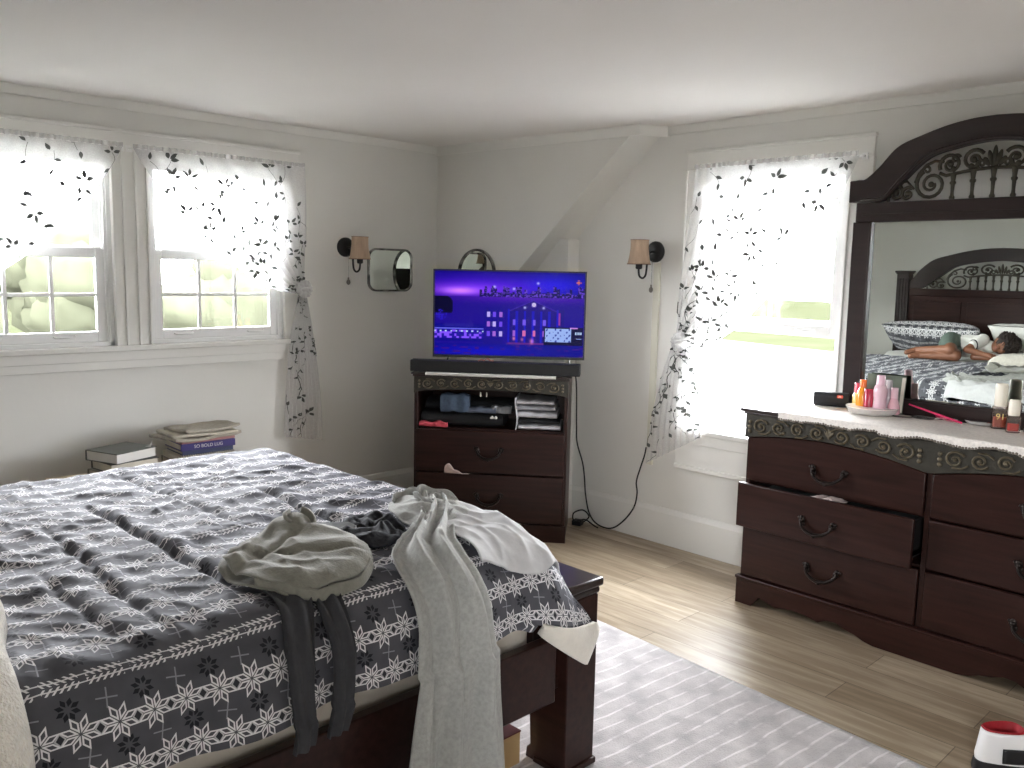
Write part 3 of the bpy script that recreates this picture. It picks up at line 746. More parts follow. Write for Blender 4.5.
# headboard
y0, y1 = HY - oy - .05, HY - oy + .03
for s in (-1, 1):
    b = MB(); x = s * (hw + .015)
    b.bx(x - .055, x + .055, y0 - .01, y1 + .01, 0, 1.50)
    for k in (-1, 0, 1): b.bx(x + k * .026 - .006, x + k * .026 + .006, y1 + .006, y1 + .016, .7, 1.46)
    b.build('headboard_post', M_ebony, bed, bevel=.003)
    MB().bx(x - .062, x + .062, y0 - .018, y1 + .018, 1.50, 1.512).bx(x - .07, x + .07, y0 - .025, y1 + .025, 1.512, 1.53).build('post_cap', M_ebony, bed, bevel=.004)
w2 = hw - .04
b = MB(); b.bx(-w2, w2, y0 + .02, y1 - .015, .35, 1.305); b.bx(-w2, w2, y0 + .01, y1 - .005, 1.305, 1.37)
for x0, x1 in ((-w2 + .05, -.30), (-.25, .25), (.30, w2 - .05)): b.bx(x0, x1, y1 - .016, y1 - .006, .5, 1.26)
b.build('headboard_panel', M_cherryh, bed, bevel=.004)
crown(bed, w2 / .53, 1.1, y0, y1 - .01, 1.37, True, M_ebony, 9)
b = MB()
for k in range(12): y = lerp(HY + .25, FY - .3, k / 11) - oy; b.bx(-hw + .037, hw - .037, y - .035, y + .035, .331, .345)
b.build('slat_deck', M_cherryh, bed)

mb = MB(); mb.prism(rrect(1.475, 2.03, .07, 5), .347, .685, 'z')
tag(mb.build('mattress', M_matt, None, bevel=.05, seg=4, loc=(BXC, -3.275, 0)), 'pale mattress showing between the duvet hem and the bed rail', 'mattress')

# cross-section of the made bed: s = cloth length up from the near hem
TOP = .800; HEM = .578; FARX = 1.30
def near_r(y): return lerp(.13, .27, sstep(-2.75, -2.18, y))
def near(s, y):
    """(x, z, nx, nz) of the duvet surface; s = 0 at the near hem"""
    r = near_r(y); xe = 3.035; Ls = TOP - r - HEM
    if s < Ls: return xe - .012 * clamp(s / max(Ls, .01)) + .012, HEM + s, 1., 0.
    q = (s - Ls) / r
    if q < PI / 2: return xe - r + r * math.cos(q), TOP - r + r * math.sin(q), math.cos(q), math.sin(q)
    x = xe - r - (s - Ls - r * PI / 2)
    rf = .09
    if x > FARX + rf: return x, TOP, 0., 1.
    q = (FARX + rf - x) / rf
    if q < PI / 2: return FARX + rf - rf * math.sin(q), TOP - rf + rf * math.cos(q), -math.sin(q), math.cos(q)
    return FARX, TOP - rf - (q - PI / 2) * rf, -1., 0.
def s_of_x(x, y):
    r = near_r(y); return (TOP - r - HEM) + r * PI / 2 + (3.035 - r - x)
FOOT = -2.215
def bump(s, y):
    """soft puff, wrinkles and the straight creases that run across the bed"""
    x, z, nx, nz_ = near(s, y)
    h = .012 * nz(x * 2.1, y * 2.6, 1.3) + .007 * nz(x * 5., y * 7., 4.) + .0035 * nz(x * 13, y * 17., 6.)
    rg = 1 - abs(nz(x * 3.2 + 2 * nz(y * 2, x, 2), y * 9.5, 7.)) * 2.2
    h += .0065 * max(rg, 0) ** 2
    rg2 = 1 - abs(nz(x * 4.5, y * 4. + x * 4, 9.)) * 2.4
    h += .0055 * max(rg2, 0) ** 2
    aa, bb = (x + y) * .707, (x - y) * .707
    rg3 = 1 - abs(nz(aa * 1.9 + .6 * nz(x * 3, y * 3, 3), bb * 10.5, 12.)) * 2.3
    h += .0065 * max(rg3, 0) ** 2 * (.35 + max(nz(x * 1.7, y * 1.7, 21.) + .45, 0)) + .002 * nz(aa * 6, bb * 30, 5.)
    for (xa, ya, xb, yb, dp) in ((1.75, -3.18, 2.80, -3.16, .016), (1.9, -3.34, 2.85, -3.372, .012), (1.35, -2.955, 2.35, -2.915, .008), (1.85, -2.70, 2.62, -2.69, .013), (2.25, -3.47, 2.85, -3.46, .010)):
        yy = lerp(ya, yb, clamp((x - xa) / (xb - xa))) + .008 * nz(x * 6, ya)
        e = sstep(xa, xa + .25, x) * (1 - sstep(xb - .15, xb + .1, x))
        d = y - yy
        h += e * dp * (-math.exp(-(d / .011) ** 2) + .75 * math.exp(-((d - .035) / .03) ** 2) + .35 * math.exp(-((d + .04) / .035) ** 2))
    side = nx if nx > 0 else 0
    h = h * (1 - .75 * side) + side * (.010 * math.sin(y * 21 + 2 * nz(y * 3, 0)) * (1 - s / .5 if s < .5 else 0) + .006 * nz(y * 9, s * 3, 3))
    return h
def bedsurf(s, y, off=0., fall=True):
    x, z, nx, nz_ = near(max(s, 0), y)
    if s < 0: z += s
    h = bump(max(s, 0), y) + off
    yo = y
    P_ = Vector((x + nx * h, y, z + nz_ * h))
    lowr = clamp(1 - (z - HEM) / .16)                    # the hem sags at the foot corner and waves a little
    P_.z -= lowr * (.062 * sstep(-2.45, -2.15, y) + .008 * math.sin(y * 13) - .012)
    if fall and y > FOOT - .12:                         # the foot end rolls down inside the footboard
        q = (y - (FOOT - .12)); rr = .10
        a = min(q / rr, PI / 2); rest = max(q - rr * PI / 2, 0)
        k = clamp((z - .56) / (TOP - .56))
        P_.y = lerp(y, FOOT - .12 + rr * math.sin(a), k)
        P_.z -= (rr * (1 - math.cos(a)) + rest) * k
    return P_
S_TOT = s_of_x(FARX + .09, -3.) + .09 * PI / 2 + .28
Y0d, Y1d = -3.66, -2.145
b = MB()
def dfn(u, v):
    s = u * S_TOT; y = lerp(Y0d, Y1d, v)
    return bedsurf(s, y)
b.grid(dfn, 330, 300, lambda u, v: (lerp(Y0d, Y1d, v), u * S_TOT + .070))
duvet = b.build('duvet', [M_nordic, M_cream], None, smooth=180, solid=(.022, -1, 1), up=True)
tag(duvet, 'grey duvet printed with white eight-point stars, spread over the bed', 'duvet')
# corner turned back at the foot, showing the cream lining
b = MB()
def flap(u, v):
    y = lerp(-2.385, -2.150, u); tip = clamp(1 - abs((u - .70) / (.70 if u < .7 else .30))) ** .75
    z0_ = HEM + .008 - .062 * sstep(-2.45, -2.15, y); z = lerp(z0_, z0_ - .02 - .092 * tip, v)
    return Vector((3.045 + .020 * math.sin(v * 2.2) * tip + .012 * math.sin(u * 5) - .03 * v * (1 - u), y + .012 * v, z - .004 * v))
b.grid(flap, 24, 18)
b.build('turned_corner', M_cream, duvet, smooth=180, solid=(.018, 0))
# near-side plush turned-back throw at the left edge of the view
b = MB()
def throw(u, v):
    s = lerp(-.32, s_of_x(2.34, -3.6), u); y = lerp(-3.615, -3.80, v)
    p = bedsurf(s, y, .0, False); e = clamp(min(v * 2.5, 1, (1 - v) * 4, (1 - u) * 8)); x, z, nx, nz_ = near(max(s, 0), y)
    h = .085 * math.sqrt(1 - (1 - e) ** 2) + .012 * nz(s * 5, y * 6, 2) * e + .018 * math.exp(-((s - .33) / .05) ** 2) * e
    p.x += nx * h; p.z += nz_ * h; p.y += .015 * nz(s * 4, 3) + (.085 * sstep(.18, .75, s) - .045)
    return p
b.grid(throw, 120, 50)
tag(b.build('plush_throw', M_sherpa, None, smooth=180, solid=(.012, -1), up=True), 'thick cream plush throw folded over the near left of the bed', 'blanket')

# ------------------------------------------------------------ clothes on the bed
def drape(name, M, label, cat, fn, nu, nv, th=.004, wrap=False):
    b = MB(); b.grid(fn, nu, nv, wrap=wrap)
    o = b.build(name, M, None, smooth=180, solid=(th, -1), up=True); tag(o, label, cat); return o
def patch(name, M, label, cat, outline, hfun, c=None, n=72, m=26, base=.010, parent=None):
    """crumpled cloth: outline in bed (x, y); hfun(rho, theta, x, y) = height over the duvet"""
    P = [Vector((x, y, 0)) for x, y in outline]; P = catmull(P + [P[0]], 10)[:-1]
    C0 = Vector((*c, 0)) if c else sum(P, Vector()) / len(P)
    A = sorted(((math.atan2(p.y - C0.y, p.x - C0.x) % (2 * PI)), (p - C0).length) for p in P)
    def Rb(t):
        t %= 2 * PI
        for i in range(len(A)):
            a0, r0 = A[i - 1]; a1, r1 = A[i]
            if i == 0: a0 -= 2 * PI
            if a0 <= t <= a1: return lerp(r0, r1, (t - a0) / max(a1 - a0, 1e-6))
        a0, r0 = A[-1]; a1, r1 = A[0]; return lerp(r0, r1, (t - a0) / max(a1 + 2 * PI - a0, 1e-6))
    b = MB()
    def fn(u, v):
        t = 2 * PI * u; rho = v; r = Rb(t) * rho
        x, y = C0.x + r * math.cos(t), C0.y + r * math.sin(t)
        s = s_of_x(x, y)
        h = base + hfun(rho, t, x, y)
        return bedsurf(s, y, h)
    b.grid(fn, n, m, wrap=True)
    o = b.build(name, M, parent, smooth=180, solid=(.004, -1), up=True)
    if label: tag(o, label, cat)
    return o
# long heather-grey robe: a crumpled bunch on the bed and a long fall over the side
def robe(u, v):
    L = 1.45; d = v * L
    k = sstep(-.05, .54, d)
    y = lerp(-2.375, -2.715, k) + lerp(0, -.035, sstep(.6, 1.5, d))
    s = lerp(s_of_x(2.55, -2.36), -.42, v)
    w = lerp(.075, .118, sstep(.0, .5, d)) + .050 * sstep(.7, 1.5, d)
    j = (u - .5) * 2
    f = .5 + .5 * math.cos(j * 8.5 + 1.6 * math.sin(v * 4) + .6 + nz(v * 2, 5))
    f2 = .5 + .5 * math.cos(j * 19 + 3 * v + 2 * nz(v * 3, j * 2))
    off = .018 + (.036 * f ** 1.6 + .012 * f2) * lerp(.7, 1., v) * (1 - .7 * abs(j) ** 6)
    yy = y + j * w + .01 * nz(j * 2, v * 4)
    p = bedsurf(s, yy, off)
    if s < 0: p.x += .012 + .02 * sstep(0, -.4, s)
    return p
rb = drape('long_robe', M_grayrobe, 'long heather-grey robe hanging from the bed to the floor side', 'robe', robe, 90, 130, .005)
def ribbon(name, c, rx, ry, h, rz, tilt, q0, q1, flare, seed, M=M_grayrobe):
    """standing band of soft cloth: part of the crumpled collar"""
    b = MB(); Rz = Matrix.Translation(Vector(c)) @ Matrix.Rotation(rz, 4, 'Z') @ Matrix.Rotation(tilt, 4, 'Y')
    def fn(u, v):
        q = lerp(q0, q1, u); w = v * 2 - 1
        k = 1 + flare * v * v + .10 * nz(math.cos(q) * 2 + seed, math.sin(q) * 2, v * 1.2)
        z = h * (v - .12 * math.sin(2 * q + seed) * v) + .006 * math.sin(5 * q + seed) * v
        return Rz @ Vector((rx * k * math.cos(q), ry * k * math.sin(q), z))
    b.grid(fn, 70, 16); return b.build(name, M, rb, smooth=180, solid=(.007, 0))
def bunch(r, t, x, y):
    e = 1 - r ** 4
    return e * (.016 + .012 * (1 - r)) + .010 * (.5 + .5 * math.sin(5 * t + 6 * r)) * e * r ** .5 + .008 * nz(x * 16, y * 16) * e
patch('gathered_back', M_grayrobe, None, None, [(2.44, -2.47), (2.43, -2.39), (2.46, -2.31), (2.53, -2.27), (2.62, -2.28), (2.71, -2.34), (2.77, -2.45), (2.73, -2.53), (2.62, -2.55), (2.51, -2.52)], bunch, n=110, m=34, parent=rb)
T_ = TOP
ribbon('collar', (2.555, -2.375, T_ + .010), .066, .050, .040, .6, rad(16), -2.7, 2.9, .28, 1)
ribbon('collar_fold', (2.58, -2.38, T_ + .010), .038, .030, .036, .9, rad(26), -2.4, 2.2, .35, 4)
ribbon('collar_fold', (2.49, -2.42, T_ + .008), .045, .040, .034, 2.2, rad(-20), -1.9, 1.9, .35, 7)
ribbon('collar_fold', (2.64, -2.44, T_ + .008), .055, .036, .034, -.5, rad(10), -1.6, 2.0, .30, 9)
# pale sheet over the foot corner
def sheet(u, v):
    x = lerp(2.50, 2.99 - .03 * math.cos(v * 7) - .02 * (v - .5), u); y = lerp(-2.56 + .10 * (1 - u), -2.145, v)
    s = s_of_x(x, y)
    h = .013 + .010 * (.5 + .5 * math.sin(u * 16 + v * 9 + 2 * nz(u * 3, v * 3))) * (1 - .5 * u) + .012 * max(nz(x * 7, y * 9), 0) + .006 * max(1 - abs(nz(x * 6 + y * 2, y * 16, 3)) * 2.4, 0) ** 2
    return bedsurf(s, y, h)
drape('pale_sheet', M_graysheet, 'pale grey sheet crumpled over the foot corner of the bed', 'sheet', sheet, 80, 70)
# grey-olive jacket: two folded layers of cloth with a rolled collar standing at the back
JO = [(2.70, -3.15), (2.60, -3.05), (2.55, -2.97), (2.53, -2.90), (2.57, -2.835), (2.66, -2.80), (2.80, -2.815), (2.895, -2.855), (2.945, -2.93), (2.950, -3.02), (2.940, -3.085), (2.85, -3.150)]
def jack(r, t, x, y):
    e = 1 - r ** 9
    h = .010 + .013 * e + .034 * math.exp(-((x - 2.60) / .055) ** 2 - ((y + 2.885) / .05) ** 2) + .012 * math.exp(-((x - 2.70) / .09) ** 2 - ((y + 2.91) / .09) ** 2) + .012 * math.exp(-((x - 2.78) / .12) ** 2 - ((y + 2.90) / .07) ** 2) * e
    d1 = (x - 2.63) * .75 + (y + 3.02) * .66; h += .013 * math.exp(-(d1 / .016) ** 2) * e
    d2 = (x - 2.70) * .9 + (y + 3.00) * .45; h -= .012 * math.exp(-(d2 / .013) ** 2) * e
    d3 = (x - 2.80) * .8 - (y + 2.96) * .6; h -= .010 * math.exp(-(d3 / .014) ** 2) * e
    h += .005 * nz(x * 9, y * 14, 2) + .0035 * math.sin((y - .5 * x) * 75 + 2 * nz(x * 8, y * 8)) * sstep(-2.98, -3.10, y)
    return max(h, .004)
jk = patch('grey_jacket', M_olive, 'grey-olive fleece jacket in a heap on top of the charcoal leggings', 'jacket', JO, jack, n=130, m=44, base=.026)
cx_, cy_ = 2.76, -2.98
patch('lower_layer', M_olive, None, None, [(cx_ + (x - cx_) * 1.035, cy_ + (y - cy_) * 1.05 - .004) for x, y in JO], lambda r, t, x, y: .014 + .005 * math.sin(7 * t + 2) * r, n=110, m=14, base=.004, parent=jk)
b = MB()
def coll(u, v):                                   # rolled collar opening
    q = lerp(-2.9, 2.4, u); w = (v - .5) * 2
    c = Vector((2.598, -2.886, TOP + .070)); rr = .031 + .003 * w + .005 * w * w + .004 * math.sin(3 * q)
    p = Vector((rr * math.cos(q) * 1.15, rr * math.sin(q), .024 * w - .006 * math.cos(2 * q)))
    p = Matrix.Rotation(rad(24), 4, 'Y') @ p
    return c + p
b.grid(coll, 44, 12); b.build('collar', M_olive, jk, smooth=180, solid=(.009, 0))
b = MB()
def hem(u, v):                                    # stitched band along the front edge
    q = catmull([(2.85, -3.147, 0), (2.940, -3.085, 0), (2.954, -3.02, 0), (2.949, -2.935, 0), (2.905, -2.868, 0)], 8); p = q[min(int(u * (len(q) - 1)), len(q) - 1)]
    s_ = s_of_x(p.x, p.y) - .012 * v
    return bedsurf(s_, p.y, lerp(.037, .016, v) + .002 * math.sin(PI * v))
b.grid(hem, 32, 6); b.build('hem_band', M_olive, jk, smooth=180, solid=(.006, 0))
# charcoal leggings: waist under the jacket, two legs hanging
lg = thing('leggings', 'charcoal leggings with both legs hanging down the side of the bed', 'leggings', (3.06, -3.10, .70))
def leg(y0, y1, w0, w1, s1, ph, nm):
    b = MB()
    def fn(u, v):
        s = lerp(.32, s1, v); yc = lerp(y0, y1, v ** .7); w = lerp(w0, w1, v ** .7)
        q = 2 * PI * u
        yy = yc + w * math.cos(q) + .008 * math.sin(v * 9 + ph)
        off = .012 + (.004 + .016 * (math.sin(q) + 1) * .5) * sstep(.12, .30, v) * (1 + .25 * math.sin(v * 14 + ph)) + .006 * math.sin(q * 5 + v * 6)
        p = bedsurf(s, yy, max(off, .012))
        if s < 0: p.x += .008
        return p - Vector((3.06, -3.10, .70))
    b.grid(fn, 28, 50, wrap=True)
    return b.build(nm, M_char, lg, smooth=180, fix=True)
leg(-3.095, -3.166, .048, .026, -.045, 0., 'trouser_leg'); leg(-3.005, -3.060, .034, .025, -.062, 2., 'trouser_leg')
b = MB()
b.grid(lambda u, v: bedsurf(lerp(.32, .46, v), lerp(-3.10, -2.98, u), .013 + .003 * math.sin(u * 9)) - Vector((3.06, -3.10, .70)), 16, 12)
b.build('waistband', M_char, lg, smooth=180, solid=(.01, -1), up=True)
# dark knit bundle and the phone it lies on
def bund(r, t, x, y):
    e = math.sqrt(max(1 - r ** 2.4, 0))
    return max(e * .022 + .022 * nz(x * 22, y * 22, 1) * e + .014 * math.sin(6 * t + 8 * r) * e * r, .0)
patch('knit_bundle', M_navy, 'near-black knitted garment bunched up between jacket and robe', 'clothing',
      [(2.66, -2.80), (2.57, -2.73), (2.53, -2.66), (2.54, -2.59), (2.62, -2.57), (2.70, -2.60), (2.77, -2.66), (2.80, -2.73), (2.76, -2.79)], bund, n=90, m=26)
ph = thing('phone', 'thin silver phone lying between the grey jacket and the dark bundle', 'phone', (2.585, -2.775, TOP + .03), .9)
MB().prism(rrect(.145, .072, .01), 0, .008, 'z').build('case', mat('brushed_silver', (176, 176, 180), .35, .7, var=.05), ph, bevel=.002)
MB().prism(rrect(.137, .064, .007), .008, .0088, 'z').build('screen', M_black, ph)

# ------------------------------------------------------------ pillows and the sleeper
def pillow(name, label, M, c, size, rx=0., rz=0., seed=0, group=None):
    b = MB(); W, L, T = size
    def fn(sgn):
        def g(u, v):
            a, e = u * 2 - 1, v * 2 - 1
            k = (1 - abs(a) ** 3.2) * (1 - abs(e) ** 3.2)
            h = T / 2 * max(k, 0) ** .42 * (1 + .16 * nz(a * 2.2 + seed, e * 2.2, sgn)) + .006 * nz(a * 7, e * 7, seed)
            x = a * W / 2 * (1 - .05 * (1 - abs(e)) * 0 + .03 * abs(e) ** 6); y = e * L / 2
            return Vector((x, y, sgn * max(h, .004)))
        return g
    b.grid(fn(1), 40, 28, lambda u, v: (u * W, v * L)); b.grid(fn(-1), 40, 28, lambda u, v: (u * W, v * L + .3))
    o = b.build(name, M, None, smooth=180); o.location = c; o.rotation_euler = (rx, 0, rz)
    return tag(o, label, 'pillow', group)
pillow('pillow', 'star-patterned grey pillow propped against the headboard behind the sleeper', M_nordic, (1.75, -4.08, .945), (.80, .42, .20), rad(32), 0, 1)
pillow('pillow', 'white pillow propped behind the head of the sleeper', M_white, (2.58, -4.09, .965), (.72, .40, .15), rad(40), 0, 2)
pillow('pillow', 'white pillow lying flat under the head of the sleeper', M_white, (2.50, -3.975, .835), (.66, .32, .08), 0, 0, 3)
b = MB()
b.grid(lambda u, v: Vector((lerp(1.36, 2.84, u), lerp(-4.26, -3.66, v), TOP - .012 + .02 * nz(u * 7, v * 4) + .012 * math.sin(v * 8))), 70, 30)
tag(b.build('bed_sheet', M_white, None, smooth=180, solid=(.03, -1), up=True), 'white sheet on the mattress under the sleeper', 'sheet')

PDX, PDY = -.04, -.17
per = thing('person', 'sleeper in a white T-shirt and grey-green shorts, curled on the bed', 'person', (2.1 + PDX, -3.72 + PDY, TOP))
o_ = Vector((2.1, -3.72, TOP))
def body(parts, name, M, vox, parent):
    b = MB()
    for q in parts:
        if q[0] == 'c': b.capsule(Vector(q[1]) - o_, Vector(q[2]) - o_, q[3], q[4])
        else: b.ball(Vector(q[1]) - o_, q[2], 18, 14, q[3] if len(q) > 3 else None)
    o = b.build(name, M, parent, smooth=180)
    m = o.modifiers.new('Remesh', 'REMESH'); m.mode = 'VOXEL'; m.voxel_size = vox; m.use_smooth_shade = True
    m = o.modifiers.new('Smooth', 'SMOOTH'); m.factor = .5; m.iterations = 4
    return o
Z = TOP
hip = (1.98, -3.74, Z + .135); chest = (2.22, -3.76, Z + .135); neck = (2.345, -3.75, Z + .14); hd = (2.455, -3.74, Z + .165)
kn1 = (2.07, -3.40, Z + .115); kn2 = (2.12, -3.42, Z + .06); an1 = (1.73, -3.44, Z + .085); an2 = (1.80, -3.36, Z + .045)
sh1 = (2.27, -3.70, Z + .21); sh2 = (2.27, -3.72, Z + .07); el1 = (2.19, -3.52, Z + .12); wr1 = (2.36, -3.50, Z + .085); el2 = (2.25, -3.55, Z + .05); wr2 = (2.40, -3.56, Z + .05)
parts = [('c', hip, chest, .105, .105), ('c', chest, neck, .10, .05), ('c', neck, hd, .05, .055),
         ('c', (1.97, -3.72, Z + .17), kn1, .088, .058), ('c', (1.97, -3.72, Z + .09), kn2, .085, .056), ('c', kn1, an1, .056, .034), ('c', kn2, an2, .055, .034),
         ('c', an1, (1.66, -3.38, Z + .06), .034, .026), ('c', (1.74, -3.45, Z + .08), an1, .03, .034), ('c', an2, (1.73, -3.30, Z + .035), .034, .026),
         ('c', sh1, el1, .052, .036), ('c', el1, wr1, .036, .024), ('c', sh2, el2, .05, .036), ('c', el2, wr2, .036, .024),
         ('b', hd, (.098, .085, .105), Matrix.Rotation(rad(0), 4, 'Y')), ('b', (2.452, -3.685, Z + .150), (.055, .05, .06)),      # skull and face
         ('c', (2.448, -3.655, Z + .165), (2.437, -3.628, Z + .150), .010, .015), ('b', (2.405, -3.66, Z + .135), (.03, .03, .035)),      # nose, chin
         ('b', (2.47, -3.645, Z + .125), (.016, .010, .022)), ('b', (2.478, -3.648, Z + .19), (.016, .010, .022)), ('b', (2.47, -3.755, Z + .275), (.022, .028, .012))]
def hand(w, d, up_):
    w = Vector(w); d = Vector(d).normalized(); up_ = Vector(up_); sd = d.cross(up_).normalized()
    out = [('c', w, w + d * .055, .026, .028)]
    for k, L in enumerate((.055, .064, .060, .046)):
        q = w + d * .060 + sd * (k - 1.5) * .0165; m_ = q + d * L * .55 - up_ * .004; e = m_ + d * L * .45 - up_ * .018
        out += [('c', q, m_, .009, .0082), ('c', m_, e, .0082, .007)]
    q = w + d * .022 + sd * .026; m_ = q + d * .030 + sd * .020; out += [('c', q, m_, .011, .009), ('c', m_, m_ + d * .026 + sd * .004, .009, .0075)]
    return out
parts += hand(wr1, (.9, .15, -.15), (0, .2, 1)) + hand(wr2, (.95, -.05, -.05), (0, .2, 1))
bd = body(parts, 'body', M_skin, .0055, per)
body([('c', (2.04, -3.745, Z + .135), chest, .116, .118), ('c', chest, (2.325, -3.755, Z + .14), .115, .066), ('c', sh1, (2.225, -3.595, Z + .16), .064, .052), ('c', sh2, (2.26, -3.63, Z + .06), .06, .05)], 'shirt', M_white, .007, per)
body([('c', (1.965, -3.74, Z + .13), (2.06, -3.745, Z + .135), .122, .117), ('c', (1.965, -3.72, Z + .175), (2.035, -3.50, Z + .135), .100, .078), ('c', (1.965, -3.72, Z + .10), (2.07, -3.52, Z + .075), .098, .074)], 'shorts', M_green, .007, per)
b = MB(); b.tube([Vector((2.223, -3.592, Z + .16)) + Vector((.045 * math.cos(a) * .9, .02 * math.cos(a), .052 * math.sin(a))) - o_ for a in [2 * PI * k / 24 for k in range(25)]], .009, 8, cap=False)
b.build('sleeve_band', M_navy, per, smooth=60)
b = MB()
def hair(u, v):
    a = 2 * PI * u; t = PI * v * .80
    d = Vector((math.cos(t) * .8 + .25, 0, 0)) + Vector((0, math.sin(t) * math.cos(a), math.sin(t) * math.sin(a)))
    rr = .124 + .022 * nz(d.x * 9, d.y * 9, d.z * 9) + .008 * nz(d.x * 25, d.y * 25, d.z * 25)
    p = Vector(hd) + Vector((.018, -.028, .012)) + d.normalized() * rr
    return p - o_
b.grid(hair, 60, 36, wrap=True); b.build('hair', M_hair, per, smooth=180)
for z_, s in ((Z + .135, 1), (Z + .192, 1)):
    b = MB(); b.tube([(2.478 - o_.x + .004 * k, -3.637 - o_.y - abs(k) * .002, z_ + k * .008 - o_.z) for k in (-2, -1, 0, 1, 2)], .003, 6)
    b.build('eyelash', M_hair, per, smooth=60)
b = MB(); b.tube([(2.418 - o_.x, -3.632 - o_.y - abs(k) * .002, Z + .15 + k * .009 - o_.z) for k in (-2, -1, 0, 1, 2)], [.003, .006, .006, .006, .003], 6)
b.build('lips', mat('lip_rose', (150, 88, 80), .5), per, smooth=60)

per.scale = (.83, .83, .83)

# ------------------------------------------------------------ under the bed
bxo = thing('storage_box', 'tan cardboard box on the rug under the near bed rail', 'box', (2.66, -2.42, .0085))
b = MB(); b.bx(-.15, .15, -.19, .19, 0, .004)
for x in (-.148, .148): b.bx(x - .002, x + .002, -.19, .19, .004, .105)
for y in (-.188, .188): b.bx(-.146, .146, y - .002, y + .002, .004, .105)
b.build('carton', mat('tan_cardboard', (190, 158, 112), .8, var=.06, scale=20.), bxo)
MB().bx(-.153, .153, -.193, .193, .105, .110).build('lid', mat('dark_red_card', (92, 20, 26), .6, var=.1), bxo, bevel=.002)
b = MB(); b.grid(lambda u, v: Vector((2.60 + .16 * (u - .5) + .01 * nz(u * 3, v * 3), -2.43 + .26 * (v - .5), .127 + .075 * (max(math.sin(PI * u) * math.sin(PI * v), 0)) ** .5 + .012 * nz(u * 6, v * 6))), 20, 24)
tag(b.build('red_cloth_bag', mat('deep_red_cloth', (122, 22, 30), .85, var=.15, scale=30.), None, smooth=180, solid=(.003, -1), up=True), 'crumpled deep red cloth bag lying on the tan box under the bed', 'bag')
# rug
b = MB()
RA = rad(-4.5)
b.grid(lambda u, v: Vector((lerp(-1.65, 1.65, u), lerp(-2.3, 0, v), .0065 + .0015 * nz(u * 30, v * 20))), 120, 80)
rg = b.build('area_rug', M_rug, None, smooth=180, solid=(.006, -1), up=True); rg.location = (3.25, -1.245, .0); rg.rotation_euler = (0, 0, RA)
tag(rg, 'grey lilac rug with thin broken white lines, beside and under the bed', 'rug')

# ------------------------------------------------------------ carved friezes, bail pulls
def carve(b, x0, x1, zc, R, y, n):
    """mirrored running scroll with leaf buds and a plume in the middle"""
    xm = (x0 + x1) / 2; st = (x1 - x0) / (2 * n)
    for s in (-1, 1):
        for k in range(n):
            x = xm + s * st * (k + .62); z = zc(x); up = 1 if k % 2 else -1
            P = spiral(0, 0, R * (1.08 if k == n - 1 else .92), 2.6 if up > 0 else -2.6, 1.45, -up, .2, 20)
            b.tube([(x + s * px * 1.12, y, z + pz) for px, pz in P], [R * .17 * (1 - .4 * i / 20) for i in range(21)], 6)
            b.ball((x, y, z), R * .24, 8, 6)
            b.tube([(x - s * st * .55, y, z - up * R * .5), (x - s * st * .3, y, z - up * R * .95), (x + s * st * .1, y, z - up * R * 1.0)], R * .13, 6)
        x = xm + s * (st * (n + .25)); z = zc(x)
        for a in (.7, 0, -.7): b.ball((x - s * .002, y, z + a * R * .95), (R * .30, R * .15, R * .26), 8, 6, Matrix.Rotation(a * s, 4, 'Y'))
    for a in (-.6, -.3, 0, .3, .6):
        b.ball((xm + R * .62 * a, y, zc(xm) + R * .1 * (1 - abs(a))), (R * .14, R * .12, R * (.75 - .4 * abs(a))), 8, 6, Matrix.Rotation(a, 4, 'Y'))
def bail(parent, x, z, y, w=.072, tilt=0):
    """antique bail pull: two rosettes and a hanging bow"""
    b = MB()
    for s in (-1, 1):
        b.ball((x + s * w, y - .003, z), (.015, .007, .017), 12, 8); b.ball((x + s * (w - .004), y - .012, z - .001), .010, 10, 8); b.ball((x + s * (w + .012), y - .004, z + .006), (.008, .005, .007), 8, 6)
        b.ball((x + s * (w - .012), y - .006, z - .018), (.007, .005, .012), 8, 6)
    P = [(x - w, y - .016, z - .004), (x - w * .86, y - .024, z - .026), (x - w * .5, y - .028, z - .044), (x - w * .2, y - .030, z - .050), (x, y - .030, z - .052), (x + w * .2, y - .030, z - .050), (x + w * .5, y - .028, z - .044), (x + w * .86, y - .024, z - .026), (x + w, y - .016, z - .004)]
    b.tube(catmull(P, 4), [.0055 + .0030 * math.sin(PI * k / 32) for k in range(33)], 8)
    b.ball((x, y - .031, z - .056), (.009, .008, .010), 10, 8)
    for s in (-1, 1): b.ball((x + s * .016, y - .030, z - .051), (.006, .006, .006), 8, 6)
    b.build('bail_handle', M_pull, parent, smooth=60)

